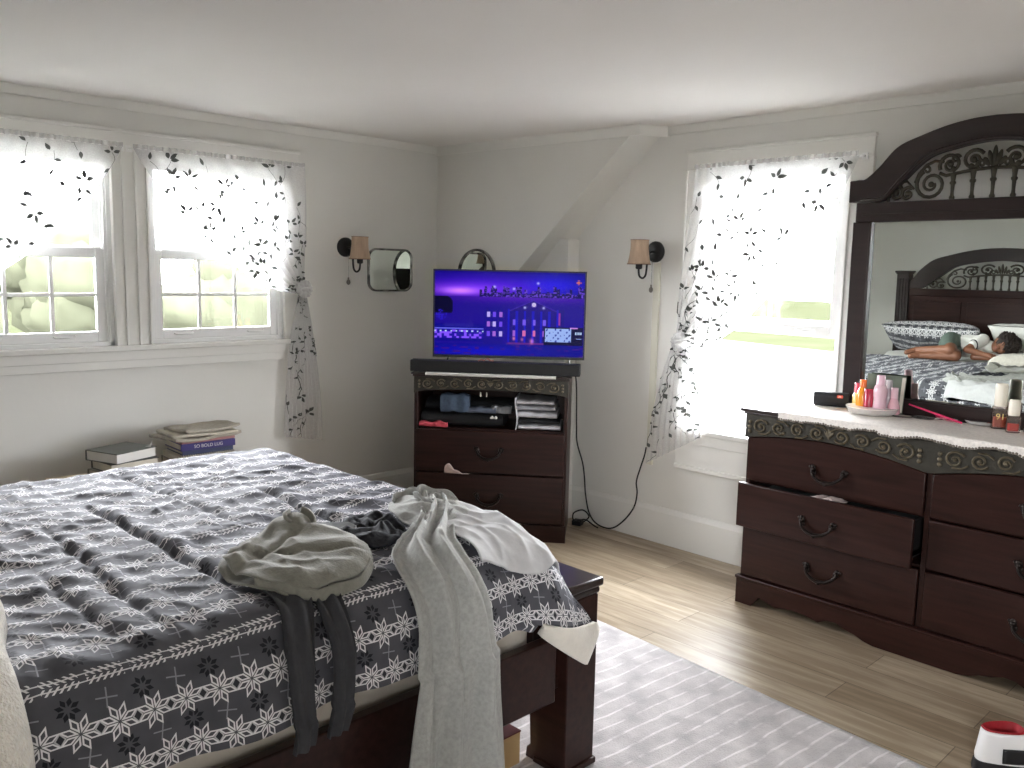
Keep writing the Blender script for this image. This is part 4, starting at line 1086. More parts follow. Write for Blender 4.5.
# ------------------------------------------------------------ dresser (local: x centred, y = 0 front plane, +y to the wall)
DZ = .945
dr = thing('dresser', 'long dark cherry dresser with carved frieze and one drawer pulled open', 'dresser', (3.360, -.481, 0), rad(-.9))
HWd, DEP = .835, .445
b = MB(); b.bx(-HWd, -HWd + .022, .016, DEP, .10, DZ - .02); b.bx(HWd - .022, HWd, .016, DEP, .10, DZ - .02); b.bx(-HWd, HWd, DEP - .012, DEP, .10, DZ - .02)
b.bx(-HWd + .023, HWd - .023, .02, DEP - .013, .12, .135); b.bx(-.011, .011, .012, DEP - .013, .136, DZ - .02)
for z in (.385, .600): b.bx(-HWd + .023, -.012, .03, DEP - .013, z - .006, z + .006); b.bx(.012, HWd - .023, .03, DEP - .013, z - .006, z + .006)
b.build('carcass', M_cherry, dr, bevel=.002)
def scallop(x0, x1, ztop):
    P = [(x0, 0), (x0 + .075, 0), (x0 + .10, .012), (x0 + .115, .034), (x0 + .145, .052), (x0 + .18, .050), (x0 + .215, .036), (x0 + .28, .038), (x0 + .36, .044), (x0 + .43, .038), (x0 + .47, .050)]
    w = x1 - x0; L = []
    for i in range(41):
        t = i / 40; d = min(t, 1 - t) * w
        if d < .085: z = 0
        elif d < .125: z = .052 * sstep(.085, .125, d)
        elif d < .20: z = .052 - .026 * sstep(.14, .20, d)
        elif d < .42: z = .026 + .016 * math.sin((d - .2) / .22 * PI)
        elif d < .56: z = .026 + .024 * math.sin((d - .42) / .14 * PI)
        elif d < .68: z = .026 - .026 * sstep(.58, .66, d)
        else: z = 0
        L.append((lerp(x0, x1, t), z))
    return L
A = scallop(-HWd - .006, HWd + .006, .128); b = MB(); b.strip(A, [(x, .122) for x, z in A], -.012, .010)
b.bx(-HWd - .010, HWd + .010, -.018, .014, .122, .136)
for s in (-1, 1): b.bx(min(s * (HWd + .006), s * (HWd - .016)), max(s * (HWd + .006), s * (HWd - .016)), .010, DEP, 0, .122)
b.build('plinth', M_cherryh, dr, bevel=.003)
b = MB(); b.bx(-HWd - .012, HWd + .012, -.014, DEP, DZ - .028, DZ - .016); b.bx(-HWd - .024, HWd + .024, -.026, DEP, DZ - .016, DZ)
b.build('top_slab', M_ebony, dr, bevel=.005)
def fz(x):                                          # arched lower edge over each bank of drawers
    q = abs(x); t = clamp((q - .012) / (HWd - .012)); return lerp(.786, .806, t) + .046 * math.sin(PI * t) ** .9
xs = [lerp(-HWd, HWd, i / 60) for i in range(61)]
b = MB(); b.strip([(x, fz(x)) for x in xs], [(x, DZ - .028) for x in xs], -.012, .012)
fr = b.build('frieze', M_frieze, dr, bevel=.002)
for s in (-1, 1):
    b = MB(); x0, x1 = (-HWd + .045, -.06) if s < 0 else (.06, HWd - .045)
    carve(b, x0, x1, lambda x: (fz(x) * .52 + (DZ - .028) * .48), .033, -.015, 4); b.build('carving', M_carve, fr, smooth=60)
ROWS = ((.606, .835), (.391, .594), (.140, .379))
def drawer(x0, x1, z0, z1, out, hz, interior=False, arch=False):
    t = .02; d = MB()
    if arch:
        q = [lerp(x0, x1, i / 24) for i in range(25)]; d.strip([(x, z0) for x in q], [(x, fz(x) - .004) for x in q], -out, -out + t)
    else: d.bx(x0, x1, -out, -out + t, z0, z1)
    f = d.build('drawer', M_cherryh, dr, bevel=.004)
    m = (x0 + x1) / 2
    bail(f, m, hz, -out)
    if interior:
        b = MB(); b.bx(x0 + .03, x0 + .042, -out + t, DEP - .04, z0 + .02, z1 - .03); b.bx(x1 - .042, x1 - .03, -out + t, DEP - .04, z0 + .02, z1 - .03); b.bx(x0 + .042, x1 - .042, -out + t, DEP - .04, z0 + .02, z0 + .03)
        b.build('drawer_box', M_dark, f)
        b = MB(); b.bx(x1 - .0295, x1 - .022, -out + t + .002, .28, z0 + .035, z0 + .055); b.build('metal_slide', M_chrome, f)
    return f
for s in (-1, 1):
    x0, x1 = (-HWd + .008, -.014) if s < 0 else (.014, HWd - .008)
    drawer(x0, x1, *ROWS[0], .0, .717, arch=True)
    if s < 0: drawer(x0 - .002, x1 - .008, .391, .600, .062, .495, True)
    else: drawer(x0, x1, *ROWS[1], .0, .50)
    drawer(x0, x1, *ROWS[2], .0, .270)
# clothes peeping out of the open drawer
b = MB(); b.grid(lambda u, v: Vector((2.585 + .69 * u, -.50 + .30 * v, .560 + .022 * nz(u * 8, v * 3, 1) + .012 * math.sin(u * 22))), 60, 14)
tag(b.build('folded_clothes', mat('dark_teal_cotton', (38, 46, 46), .85, var=.3, scale=9.), None, smooth=180, solid=(.05, -1), up=True), 'dark clothes filling the open dresser drawer', 'clothes')
b = MB(); b.grid(lambda u, v: Vector((2.87 + .13 * u + .02 * v, -.512 + .07 * v, .590 + .022 * math.sin(PI * u) * (.6 + .4 * math.sin(u * 11)) + .006 * nz(u * 7, v * 7))), 24, 10)
tag(b.build('blush_sock', M_blush, None, smooth=180, solid=(.008, -1), up=True), 'pale blush sock poking up out of the open dresser drawer', 'sock')

# mirror above the dresser (leans forward by about a degree)
mz = thing('dresser_mirror', 'tall dark-framed mirror with arched scrollwork crest standing on the dresser', 'mirror', (3.372, -.055, DZ), rad(-.15))
mz.rotation_euler[0] = rad(.75); MB_ = DZ
for s in (-1, 1):
    b = MB(); b.bx(min(s * .575, s * .488), max(s * .575, s * .488), -.03, .012, .0, 1.813 - DZ); b.bx(min(s * .497, s * .488), max(s * .497, s * .488), -.036, -.03, .085, 1.806 - DZ)
    b.build('mirror_post', M_ebony, mz, bevel=.003)
MB().bx(-.488, .488, -.03, .012, .0, .075).bx(-.488, .488, -.036, -.03, .066, .075).build('bottom_rail', M_ebony, mz, bevel=.003)
MB().bx(-.565, .565, -.03, .012, 1.813 - DZ, 1.900 - DZ).bx(-.535, .535, -.036, -.03, 1.84 - DZ, 1.848 - DZ).build('cross_rail', M_ebony, mz, bevel=.003)
MB().bx(-.486, .486, -.012, -.008, .077, 1.811 - DZ).build('mirror_glass', M_mirror, mz)
MB().bx(-.50, .50, -.006, .008, .05, 1.84 - DZ).build('backing_board', M_dark, mz)
crown(mz, 1., 1., -.034, .016, 1.902 - DZ, False, M_ebony, 5)

# lace runner over the dresser top, with a ragged edge falling just over the front
RC, RS = math.cos(rad(-.9)), math.sin(rad(-.9))
def DW(x, y, z): return Vector((3.360 + RC * x - RS * y, -.481 + RS * x + RC * y, z))
def lace(u, v):
    x = lerp(-.66, HWd + .02, u); fr_ = .012 * math.sin(u * 40) * .5 + .012 * nz(u * 14, 2) + .006 * nz(u * 60, 5)
    d = lerp(-.062 - fr_, DEP - .08, v)
    if d > -.030: return DW(x, d, DZ + .004 + .001 * nz(u * 30, v * 9))
    return DW(x, -.031, DZ + .004 + (d + .030) * .95)
b = MB(); b.grid(lace, 220, 60)
ln = tag(b.build('lace_runner', M_lace, None, smooth=60, solid=(.002, 1), up=True), 'white lace runner covering the dresser top under the bottles', 'runner')
b = MB()
for k in range(130):
    u = (k + .5) / 130; p = lace(u, 0.01); b.ball((p.x, p.y - .002, p.z - .001 + .004 * nz(k * .7, 1)), (.006 + .003 * nz(k * 1.3, 4), .0015, .0055), 8, 5)
b.build('scalloped_edge', M_lacedark, ln, smooth=60)
LZt = DZ + .0075

# ------------------------------------------------------------ things on the dresser
def bottle(label, x, y, z, body, cap, Mb, Mc, group=None, cat='bottle', neck=None, liquid=None):
    t = thing('bottle', label, cat, (x, y, z), group=group)
    body = [(r * 1.20, z * 1.38) for r, z in body]; cap = [(r * 1.20, z * 1.38) for r, z in cap]
    MB().lathe(body, n=24).build('bottle_body', Mb, t, smooth=40)
    MB().lathe(cap, n=20).build('cap', Mc, t, smooth=40)
    if liquid: MB().lathe(liquid[0], n=20).build('liquid', liquid[1], t, smooth=40)
    return t
def gloss(n, c, r=.25, **k): return mat(n, c, r, var=.04, coat=.3, **k)
sp = thing('speaker', 'small black portable speaker on the left end of the dresser', 'speaker', (2.775, -.145, LZt), rad(20))
b = MB()
prof = rrect(.062, .068, .026, 6, 0, .034); n_ = len(prof)
b.add([(x, y, z) for x in (-.078, -.072, .072, .078) for y, z in [(q[0] * (.9 if abs(x) > .075 else 1), .034 + (q[1] - .034) * (.9 if abs(x) > .075 else 1)) for q in prof]],
      [tuple(range(n_)), tuple(range(4 * n_ - 1, 3 * n_ - 1, -1))] + [(k * n_ + i, (k + 1) * n_ + i, (k + 1) * n_ + (i + 1) % n_, k * n_ + (i + 1) % n_) for k in range(3) for i in range(n_)])
b.build('speaker_body', mat('black_speaker_mesh', (27, 28, 32), .8, var=.25, scale=180.), sp, smooth=50)
bd_ = MB().prism(rrect(.026, .013, .003), -.0335, -.031, 'y'); bd_.v = [Vector((p.x + .040, p.y, p.z + .052)) for p in bd_.v]
bdo = bd_.build('badge', mat('orange_red_badge', (226, 78, 44), .5, var=.03), sp)
def text(name, s, size, M, parent, loc, rot, ext=.0004):
    c = D.curves.new(name, 'FONT'); c.body = s; c.size = size; c.align_x = 'CENTER'; c.align_y = 'CENTER'; c.extrude = ext; c.materials.append(M)
    q = D.objects.new(name, c); COL.objects.link(q); bpy.context.view_layer.update()
    me = D.meshes.new_from_object(q.evaluated_get(bpy.context.evaluated_depsgraph_get())); D.objects.remove(q); D.curves.remove(c)
    o = D.objects.new(name, me); COL.objects.link(o); o.parent = parent; o.location = loc; o.rotation_euler = rot; return o
text('badge_lettering', 'JBL', .0105, M_white, bdo, (.040, -.0338, .052), (PI / 2, 0, 0))

tr = thing('tray', 'round clear glass tray holding the coloured bottles', 'tray', (2.995, -.203, LZt)); tr.scale = (1.08, 1.06, 1.0)
MB().lathe([(.0, 0), (.085, 0), (.098, .010), (.104, .030), (.101, .031), (.094, .013), (.083, .005), (0, .004)], n=40).build('dish', M_clear, tr, smooth=50)
MB().lathe([(.1015, .0305), (.1045, .0300), (.1045, .0318), (.1015, .0318)], n=40).build('rim', mat('frosted_glass_rim', (220, 216, 208), .2, var=.03), tr, smooth=60)
TZ = LZt + .0063
bottle('squat yellow bottle with a coral pink cap, back left of the tray', 2.905, -.150, TZ, [(0, 0), (.020, 0), (.021, .004), (.021, .045), (.016, .052), (.013, .054), (0, .054)], [(0, .054), (.0165, .054), (.0165, .084), (.015, .087), (0, .087)], gloss('pale_yellow_lotion', (226, 198, 112)), gloss('coral_cap', (214, 74, 92)))
bottle('orange bottle with sloping shoulders and a tall orange cap', 2.951, -.213, TZ, [(0, 0), (.020, 0), (.022, .005), (.022, .050), (.019, .064), (.013, .076), (.0105, .080), (0, .080)], [(0, .080), (.0125, .080), (.012, .102), (.011, .104), (0, .104)], gloss('amber_orange_liquid', (226, 142, 30)), gloss('orange_cap', (232, 112, 28)))
bottle('short crimson bottle in the middle of the tray', 2.987, -.226, TZ, [(0, 0), (.017, 0), (.018, .004), (.018, .022), (0, .022)], [(0, .022), (.0185, .022), (.0185, .076), (.017, .078), (0, .078)], gloss('crimson_liquid', (150, 34, 54)), gloss('crimson_cap', (170, 36, 62)))
bottle('tall pale pink bottle with a flared shoulder, front of the tray', 3.032, -.218, TZ, [(0, 0), (.022, 0), (.024, .005), (.022, .050), (.024, .056), (.025, .076), (.020, .090), (.016, .094), (0, .094)], [(0, .094), (.0165, .094), (.0150, .122), (.0135, .125), (0, .125)], gloss('pale_pink_plastic', (228, 192, 204)), gloss('pink_cap', (226, 184, 200)))
bottle('slim grey-lilac bottle standing behind the tall pink bottle', 3.040, -.148, TZ, [(0, 0), (.017, 0), (.018, .004), (.018, .07), (.013, .08), (0, .08)], [(0, .08), (.0135, .08), (.0125, .106), (0, .108)], gloss('grey_lilac_plastic', (170, 158, 166)), gloss('clear_grey_cap', (188, 182, 186)))
bottle('small pink bottle with a long conical cap, right end of the tray', 3.080, -.180, TZ, [(0, 0), (.021, 0), (.023, .006), (.021, .026), (.014, .048), (.0125, .052), (0, .052)], [(0, .052), (.0135, .052), (.0125, .084), (.0115, .086), (0, .086)], gloss('rose_pink_liquid', (222, 176, 188)), gloss('light_pink_cap', (230, 192, 204)))
bottle('tiny pink bottle half hidden between the two pink bottles', 3.000, -.135, TZ, [(0, 0), (.012, 0), (.012, .03), (.008, .036), (0, .036)], [(0, .036), (.0085, .036), (.008, .052), (0, .053)], gloss('rose_liquid', (190, 96, 120)), gloss('rose_cap', (206, 130, 150)))
# perfume bottles at the right
M_pglass = glass_material('faint_rose_glass', (.93, .84, .80), .3)
M_plq = mat('rose_perfume', (170, 92, 78), .12, var=.05, coat=.5); M_plq2 = mat('red_perfume', (196, 60, 56), .12, var=.05, coat=.5)
M_ccap = gloss('ivory_cap', (238, 230, 214), .35)
def perfume(label, x, y, w, h, ch, lq, gold=None, cw=None):
    t = thing('perfume_bottle', label, 'perfume bottle', (x, y, LZt), rad(24), 'perfume bottles with ivory caps'); t.scale = (1.36, 1.36, 1.36); cw = cw or w * .8
    MB().prism(rrect(w, w * .62, .008), 0, h, 'z').build('glass_flask', M_pglass, t, bevel=.003)
    MB().prism(rrect(w - .008, w * .62 - .008, .006), .005, h * .55, 'z').build('liquid', lq, t, bevel=.002)
    MB().lathe([(cw * .5, h + .001), (cw * .52, h + .006), (cw * .5, h + ch), (cw * .44, h + ch + .004), (0, h + ch + .005)], n=24).lathe([(0, h), (cw * .3, h), (cw * .3, h + .002)], n=12).build('cap', M_ccap, t, smooth=40)
    if gold: text('flask_lettering', gold, .026, mat('gold_foil', (214, 186, 120), .3, .8, var=.1), t, (0, -w * .31 - .0012, h * .55), (PI / 2, 0, 0))
    return t
perfume('tall perfume flask with gold numerals and an ivory cap, by the mirror rail', 3.503, -.160, .044, .068, .066, M_plq, '91')
perfume('small red perfume bottle with an ivory cap, in front of the tall flask', 3.570, -.215, .038, .050, .044, M_plq2)
perfume('perfume bottle with an ivory cap at the right edge of the photo', 3.618, -.150, .040, .056, .05, M_plq)
ds = thing('glass_dish', 'shallow oval clear glass dish beside the perfume flask', 'dish', (3.425, -.135, LZt), rad(20)); ds.scale = (1.25, .8, 1)
MB().lathe([(0, .001), (.030, .001), (.040, .006), (.047, .016), (.045, .017), (.038, .008), (.028, .004), (0, .004)], n=32).build('bowl', M_clear, ds, smooth=50)
MB().lathe([(.045, .0165), (.048, .016), (.048, .019), (.0455, .0185)], n=32).build('rim', M_chrome, ds, smooth=60)
# comb, cables and card
b = MB(); cb = thing('comb', 'bright pink rat-tail comb leaning on the mirror rail', 'comb', (3.262, -.125, LZt))
b.tube([(-.135, -.005, .052), (-.02, -.016, .027)], [.0035, .005], 8); b.build('tail', mat('hot_pink_plastic', (206, 36, 92), .4, var=.05), cb, smooth=60)
b = MB(); b.tube([(-.02, -.016, .027), (.10, -.040, .004)], [.0055, .0045], 8)
for k in range(22): p = Vector((-.015 + k * .005, -.017 - k * .001, .024 - k * .00088)); b.tube([p, p + Vector((0, .008, -min(.014, p.z - .001)))], .0012, 5)
b.build('toothed_bar', MATS['hot_pink_plastic'], cb, smooth=60)
def cable(name, label, pts, r, M, cat='cable', plug=None):
    b = MB(); b.tube(catmull(pts, 8), r, 7); o = b.build(name, M, None, smooth=180); tag(o, label, cat); return o
z_ = LZt + .0028
cable('charging_cable', 'loosely coiled dark charging cable on the lace runner', [(3.075, -.20, z_), (3.11, -.215, z_), (3.15, -.19, z_), (3.20, -.155, z_ + .002), (3.245, -.16, z_ + .003), (3.24, -.20, z_ + .004), (3.19, -.21, z_ + .004), (3.165, -.185, z_ + .006), (3.20, -.165, z_ + .008), (3.25, -.175, z_ + .008), (3.255, -.205, z_ + .007), (3.21, -.222, z_ + .006)], .0026, mat('dark_cable', (58, 54, 52), .5))
cable('white_cable', 'short pale cable looped under the pink comb', [(3.27, -.12, z_), (3.31, -.145, z_), (3.33, -.12, z_ + .002), (3.30, -.105, z_ + .004), (3.26, -.13, z_ + .004), (3.24, -.14, z_)], .0024, M_white)
cd = thing('photo_card', 'small landscape photo card with dark figures leaning on the mirror', 'photo', (3.005, -.112, LZt), rad(-1)); cd.rotation_euler[0] = rad(-7); cd.scale = (1.18, 1, 1.62)
MB().bx(-.075, .075, -.001, .001, 0, .105).build('card', mat('muted_photo_print', (96, 104, 92), .3, var=.5, scale=14.), cd)
for nm, x0, x1, z0, z1, M in (('pale_border', .060, .073, .004, .101, M_paper), ('dark_figure', .02, .052, .01, .07, M_blackcloth), ('blue_figure', .024, .036, .035, .06, mat('photo_blue', (70, 120, 170), .4)), ('dark_head', -.02, .012, .05, .092, M_blackcloth)):
    b = MB(); b.prism([(lerp(x0, x1, .5) + (x1 - x0) / 2 * math.cos(a) if nm != 'pale_border' else (x0 if math.cos(a) < 0 else x1), lerp(z0, z1, .5) + (z1 - z0) / 2 * math.sin(a) if nm != 'pale_border' else (z0 if math.sin(a) < 0 else z1)) for a in [PI / 4 + k * PI / (2 if nm == 'pale_border' else 8) for k in range(4 if nm == 'pale_border' else 16)]], -.0016 - (.0006 if nm == 'blue_figure' else 0), -.001, 'y'); b.build(nm, M, cd)

# ------------------------------------------------------------ chest of drawers across the corner (local x along the front, y back)
CA = rad(39)
ch = thing('chest_of_drawers', 'dark cherry chest of drawers across the corner under the television', 'chest of drawers', (1.025, -.722, 0), CA)
HC, DC, ZC = .446, .42, .968
b = MB()
for s in (-1, 1): b.bx(min(s * HC, s * (HC - .022)), max(s * HC, s * (HC - .022)), .0, DC, .0, ZC - .022)
b.bx(-HC + .022, HC - .022, DC - .012, DC, .02, ZC - .022); b.bx(-HC + .022, HC - .022, .012, DC - .012, .632, .650); b.bx(-HC + .022, HC - .022, .012, DC - .012, .09, .105); b.bx(-HC + .022, HC - .022, .012, DC - .012, .378, .390)
b.build('carcass', M_cherry, ch, bevel=.002)
b = MB(); b.bx(-HC - .006, HC + .006, -.012, .01, 0, .10); b.build('plinth', M_cherryh, ch, bevel=.003)
b = MB(); b.bx(-HC - .008, HC + .008, -.018, DC, ZC - .022, ZC - .010); b.bx(-HC - .016, HC + .016, -.026, DC, ZC - .010, ZC); b.build('top_slab', M_ebony, ch, bevel=.004)
cf = lambda x: .848 + .030 * math.sqrt(max(1 - (x / HC) ** 2, 0))
xs = [lerp(-HC, HC, i / 40) for i in range(41)]
b = MB(); b.strip([(x, cf(x)) for x in xs], [(x, ZC - .022) for x in xs], -.012, .010); fr = b.build('frieze', M_frieze, ch, bevel=.002)
b = MB(); carve(b, -HC + .05, HC - .05, lambda x: (cf(x) + ZC - .022) / 2 + .001, .027, -.014, 5); b.build('carving', M_carve, fr, smooth=60)
for z0, z1, o_ in ((.394, .640, .004), (.108, .385, .0)):
    f = MB().bx(-HC + .014, HC - .014, -.016 - o_, .004, z0, z1).build('drawer', M_cherryh, ch, bevel=.004); bail(f, 0, (z0 + z1) / 2 + .018, -.016 - o_, .070)
CC, CS = math.cos(CA), math.sin(CA)
def CW(x, y, z): return Vector((1.025 + CC * x - CS * y, -.722 + CS * x + CC * y, z))
# contents of the drawerless opening
def stack_cloth(name, label, M, x0, x1, z, h, d0=.02, d1=.30, seed=0, cat='clothes', roll_=.5):
    b = MB()
    def fn(u, v):
        a = 2 * PI * v; cx, sz = math.cos(a), math.sin(a)
        y = lerp(d0, d1, .5) + (d1 - d0) / 2 * math.copysign(abs(cx) ** .5, cx) + .012 * nz(u * 4, cx, seed)
        zz = z + h / 2 + h / 2 * math.copysign(abs(sz) ** .7, sz) * (1 + .25 * nz(u * 3.5, sz, seed)) + .004 * math.sin(u * 12 + seed) * max(sz, 0)
        zz = max(zz, z + .001)
        return CW(lerp(x0, x1, u), y, zz)
    b.grid(lambda u, v: fn(u, v), 26, 24, None)
    n = 27
    for uu in (0, 1): b.add([fn(uu, k / 24) for k in range(24)], [tuple(range(24))])
    o = b.build(name, M, None, smooth=50); return tag(o, label, cat)
F0 = .651
stack_cloth('folded_trousers', 'black folded clothes filling the left of the open chest shelf', M_blackcloth, -.41, .07, F0, .085, .03, .32, 1)
stack_cloth('folded_jumper', 'black folded jumper piled behind the blue denim', mat('black_wool', (22, 24, 28), .9, var=.3, scale=60.), -.40, .14, F0 + .086, .06, .10, .34, 2)
stack_cloth('folded_trousers', 'grey-blue folded garment in the middle of the open chest shelf', mat('slate_cotton', (84, 92, 108), .85, var=.2, scale=30.), -.14, .03, F0 + .086, .034, .02, .095, 3)
stack_cloth('shirt', 'rumpled grey shirt right of the denim on the open shelf', mat('mid_grey_cotton', (112, 114, 118), .85, var=.25, scale=30.), .0, .115, F0 + .086, .046, .03, .09, 4)
stack_cloth('folded_jeans', 'blue denim jeans rolled on top of the black clothes', M_denim, -.295, -.13, F0 + .086, .108, .015, .095, 5)
stack_cloth('pink_vest', 'coral pink top at the left end of the open chest shelf', M_pink, -.415, -.25, F0 + .001, .030, -.004, .026, 6)
sw = mat('stack_grey_cotton', (150, 150, 156), .85, var=.12, scale=30.); sw2 = mat('stack_pale_cotton', (188, 187, 192), .85, var=.1, scale=30.)
for k, (h, M, l) in enumerate(((.034, sw2, 'pale folded top at the bottom of the right-hand stack'), (.030, M_blackcloth, 'black folded top in the middle of the right-hand stack'), (.042, sw2, 'pale grey folded top on the black one in the right-hand stack'), (.034, sw, 'mid-grey folded top near the top of the right-hand stack'), (.030, sw2, 'pale folded top crowning the right-hand stack'))):
    stack_cloth('folded_garment', l, M, .165 - .004 * k, .405 - .01 * k, F0 + (0, .035, .066, .109, .144)[k], h, .012 + .004 * k, .30, 10 + k, roll_=1)
b = MB()
b.grid(lambda u, v: CW(.148 + .006 * math.sin(v * 5), .01 + .25 * u, F0 + .001 + .185 * v), 8, 16)
tag(b.build('garment_bag', sw2, None, smooth=180, solid=(.006, 0)), 'pale cloth standing upright between black clothes and folded tops', 'cloth')
stack_cloth('sock', 'white sock lying on the black clothes in the open shelf', M_white, .0, .04, F0 + .06, .012, -.002, .028, 30)
for k, x in enumerate((-.06, -.025)):
    b = MB(); b.tube([CW(x, .018, .862), CW(x + .002, .014, .848), CW(x, .016, .836)], [.004, .006, .004], 6, flat=.5)
    tag(b.build('hang_tag', M_paper, None, smooth=60), ('left' if k == 0 else 'right') + ' of two small pale tags hanging under the chest frieze', 'tag', 'tags under the frieze')
b = MB()
def sock(u, v):
    x = -.245 + .125 * v; w = lerp(.030, .006, sstep(.45, 1., v)); hgt = .056 * (1 - sstep(.1, .75, v)) + .006
    a = PI * u
    return CW(x + w * .5 * math.cos(a), -.022 - .020 * math.sin(a), .386 + hgt * math.sin(a) * (.8 + .2 * math.sin(v * 14)) + .001)
b.grid(sock, 16, 24); tag(b.build('blush_garment', M_blush, None, smooth=180, solid=(.003, 0)), 'pale blush garment caught over the lower drawer of the chest', 'clothing')
# white runner on the chest, soundbar and television
b = MB()
def runner(u, v):
    x = lerp(-.375, .375, u); d = lerp(-.042, .37, v)
    z = ZC + .003 if d > -.028 else ZC + .003 + (d + .028) * 1.0
    return CW(x, max(d, -.029), z + .001 * nz(u * 30, v * 8))
b.grid(runner, 120, 40); tag(b.build('cloth_runner', M_white, None, smooth=60, solid=(.002, 1), up=True), 'thin white runner on the chest under the soundbar', 'runner')
sb = thing('soundbar', 'long black soundbar on the chest in front of the television', 'soundbar', CW(.020, .025, ZC + .0065), CA)
MB().prism(rrect(.978, .086, .008), 0, .066, 'z').build('housing', mat('black_fabric_grille', (19, 19, 21), .75, var=.2, scale=220.), sb, bevel=.004)
MB().prism(rrect(.90, .03, .006), .066, .0668, 'z').build('control_strip', M_black, sb)
for s in (-1, 1): MB().bx(s * .486 - .003, s * .486 + .003, -.038, .038, .004, .062).build('end_cap', M_black, sb, bevel=.002)

tv = thing('television', 'flat-screen television showing a blue and purple night city', 'television', (1.000, -.562, ZC + .008), rad(43))
TW, TH, TB = .888, .512, .074
MB().bx(-TW / 2, TW / 2, .0, .022, TB, TB + TH).bx(-.30, .30, .0225, .06, TB + .04, TB + .28).build('housing', M_black, tv, bevel=.003)
for s in (-1, 1):
    b = MB(); b.tube([(s * .355, .012, TB + .01), (s * .36, .01, .02), (s * .362, .012, .004)], .007, 8); b.tube([(s * .350, -.026, .006), (s * .362, .012, .006), (s * .350, .10, .006)], .006, 8); b.build('stand_foot', M_chrome if s < 0 else M_chrome, tv, smooth=60)
b = MB()
for x0, x1, z0, z1 in ((-TW / 2, TW / 2, TB + TH - .009, TB + TH), (-TW / 2, TW / 2, TB, TB + .016), (-TW / 2, -TW / 2 + .009, TB + .016, TB + TH - .009), (TW / 2 - .009, TW / 2, TB + .016, TB + TH - .009)): b.bx(x0, x1, -.004, -.0005, z0, z1)
b.build('bezel', M_black, tv)
def paint(x, y):
    """colour of the picture on the screen, x right, y down, 0..1"""
    def g(cx, cy, sx_, sy_): return math.exp(-((x - cx) / sx_) ** 2 - ((y - cy) / sy_) ** 2)
    def rc(x0, x1, y0, y1): return x0 < x < x1 and y0 < y < y1
    def add(c, d, k): return [min(1.2, a + e * k) for a, e in zip(c, d)]
    h = lambda i, j: (math.sin(i * 127.1 + j * 311.7) * 43758.5453) % 1.
    c = [.008, .003, .12 + .09 * y]
    if y < .30:
        c = add([.015, .004, .20], (.10, .02, .55), g(.35, .18, .45, .14)); c = add(c, (.75, .22, .75), g(.17, .235, .10, .035)); c = add(c, (.28, .06, .45), g(.2, .22, .28, .07)); c = add(c, (0, .02, .9), g(.82, .15, .2, .12) * .5)
        sky = .27 - .05 * (h(int(x * 60), 1) ** 2) - .09 * (h(int(x * 24), 2) > .55) * (x > .33) * h(int(x * 48), 3)
        if x > .30 and y > sky - .01: c = [.02, .005, .12] if h(int(x * 150), int(y * 90)) < .72 else [.25, .10, .75]
    else:
        c = add(c, (.10, .015, .22), g(.6, .30, .5, .06)); c = add(c, (.03, .005, .15), 1)
        if x < .12 and y < .50 and (x - .04) ** 2 / .008 + (y - .42) ** 2 / .02 < 1: c = [.006, .002, .03]
    if (x - .045) ** 2 / .0014 + (y - .52) ** 2 / .004 < 1 and h(int(x * 110), int(y * 70)) > .4: c = [.06, .03, .6]
    if rc(.0, .33, .62, .84):                       # long low building with a lit eave
        c = [.015, .008, .30]
        if .62 < y < .665 and .07 < x < .26: c = [.05, .03, .35]
        if abs(y - (.615 + .0 * x)) < .007 and .08 < x < .24: c = [.35, .25, .95]
        if abs(y - .685) < .008: c = [.22, .18, .9]
        if .70 < y < .80: c = add([.03, .015, .55], (.35, .12, .7), 1) if h(int(x * 60), int(y * 40)) > .55 else [.04, .015, .4]
        if abs(y - .715) < .008 and (x * 28) % 1 < .3: c = [.8, .85, 1.1]
    if rc(.33, .46, .42, .86):                      # block with three columns of windows
        c = [.03, .010, .30]
        for i in range(3):
            for j in range(3):
                if rc(.350 + i * .042, .372 + i * .042, .48 + j * .115, .54 + j * .115): c = ([.75, .5, 1.1], [.25, .1, .95], [.55, .18, .8])[(i + j * 2) % 3]
    if rc(.49, .87, .44, .86):                      # columned hall
        c = [.035, .012, .26]
        k = (x - .49) / .38 * 7
        if k % 1 < .30: c = [.03, .02, .62]
        for i in range(4):
            for j in range(2):
                if rc(.525 + i * .067, .545 + i * .067, .56 + j * .13, .63 + j * .13): c = [.28, .14, .95] if j == 0 else ([.95, .2, .5] if i in (1, 2) else [.5, .16, .75])
        if y > .84: c = [.2, .04, .28]
    if .33 < y < .46 and abs(x - .66) < (y - .33) * 1.25: c = [.045, .015, .24] if abs(abs(x - .66) - (y - .33) * 1.25) > .012 else [.12, .05, .5]
    d = math.hypot((x - .665) * 1.74, y - .385)
    if d < .033: c = [.85, .6, .95] if d < .026 else [.2, .1, .5]
    for cx, cy in ((.605, .42), (.73, .42), (.53, .20), (.40, .18), (.69, .13)):
        c = add(c, (.7, .6, 1.), math.exp(-((x - cx) ** 2 + ((y - cy) * .6) ** 2) / .00006))
    if rc(.83, .845, .48, .62): c = [.45, .06, .4]
    if y > .86: c = [.012, .010, .30 + .28 * g(.3, .95, .3, .06)]
    if y > .86 and h(int(x * 40), int(y * 60)) > .9: c = [.10, .02, .3]
    c = add(c, (.9, .25, .3), g(.535, .79, .008, .02) + g(.655, .82, .012, .03) * .8 + g(.59, .80, .008, .02) * .6)
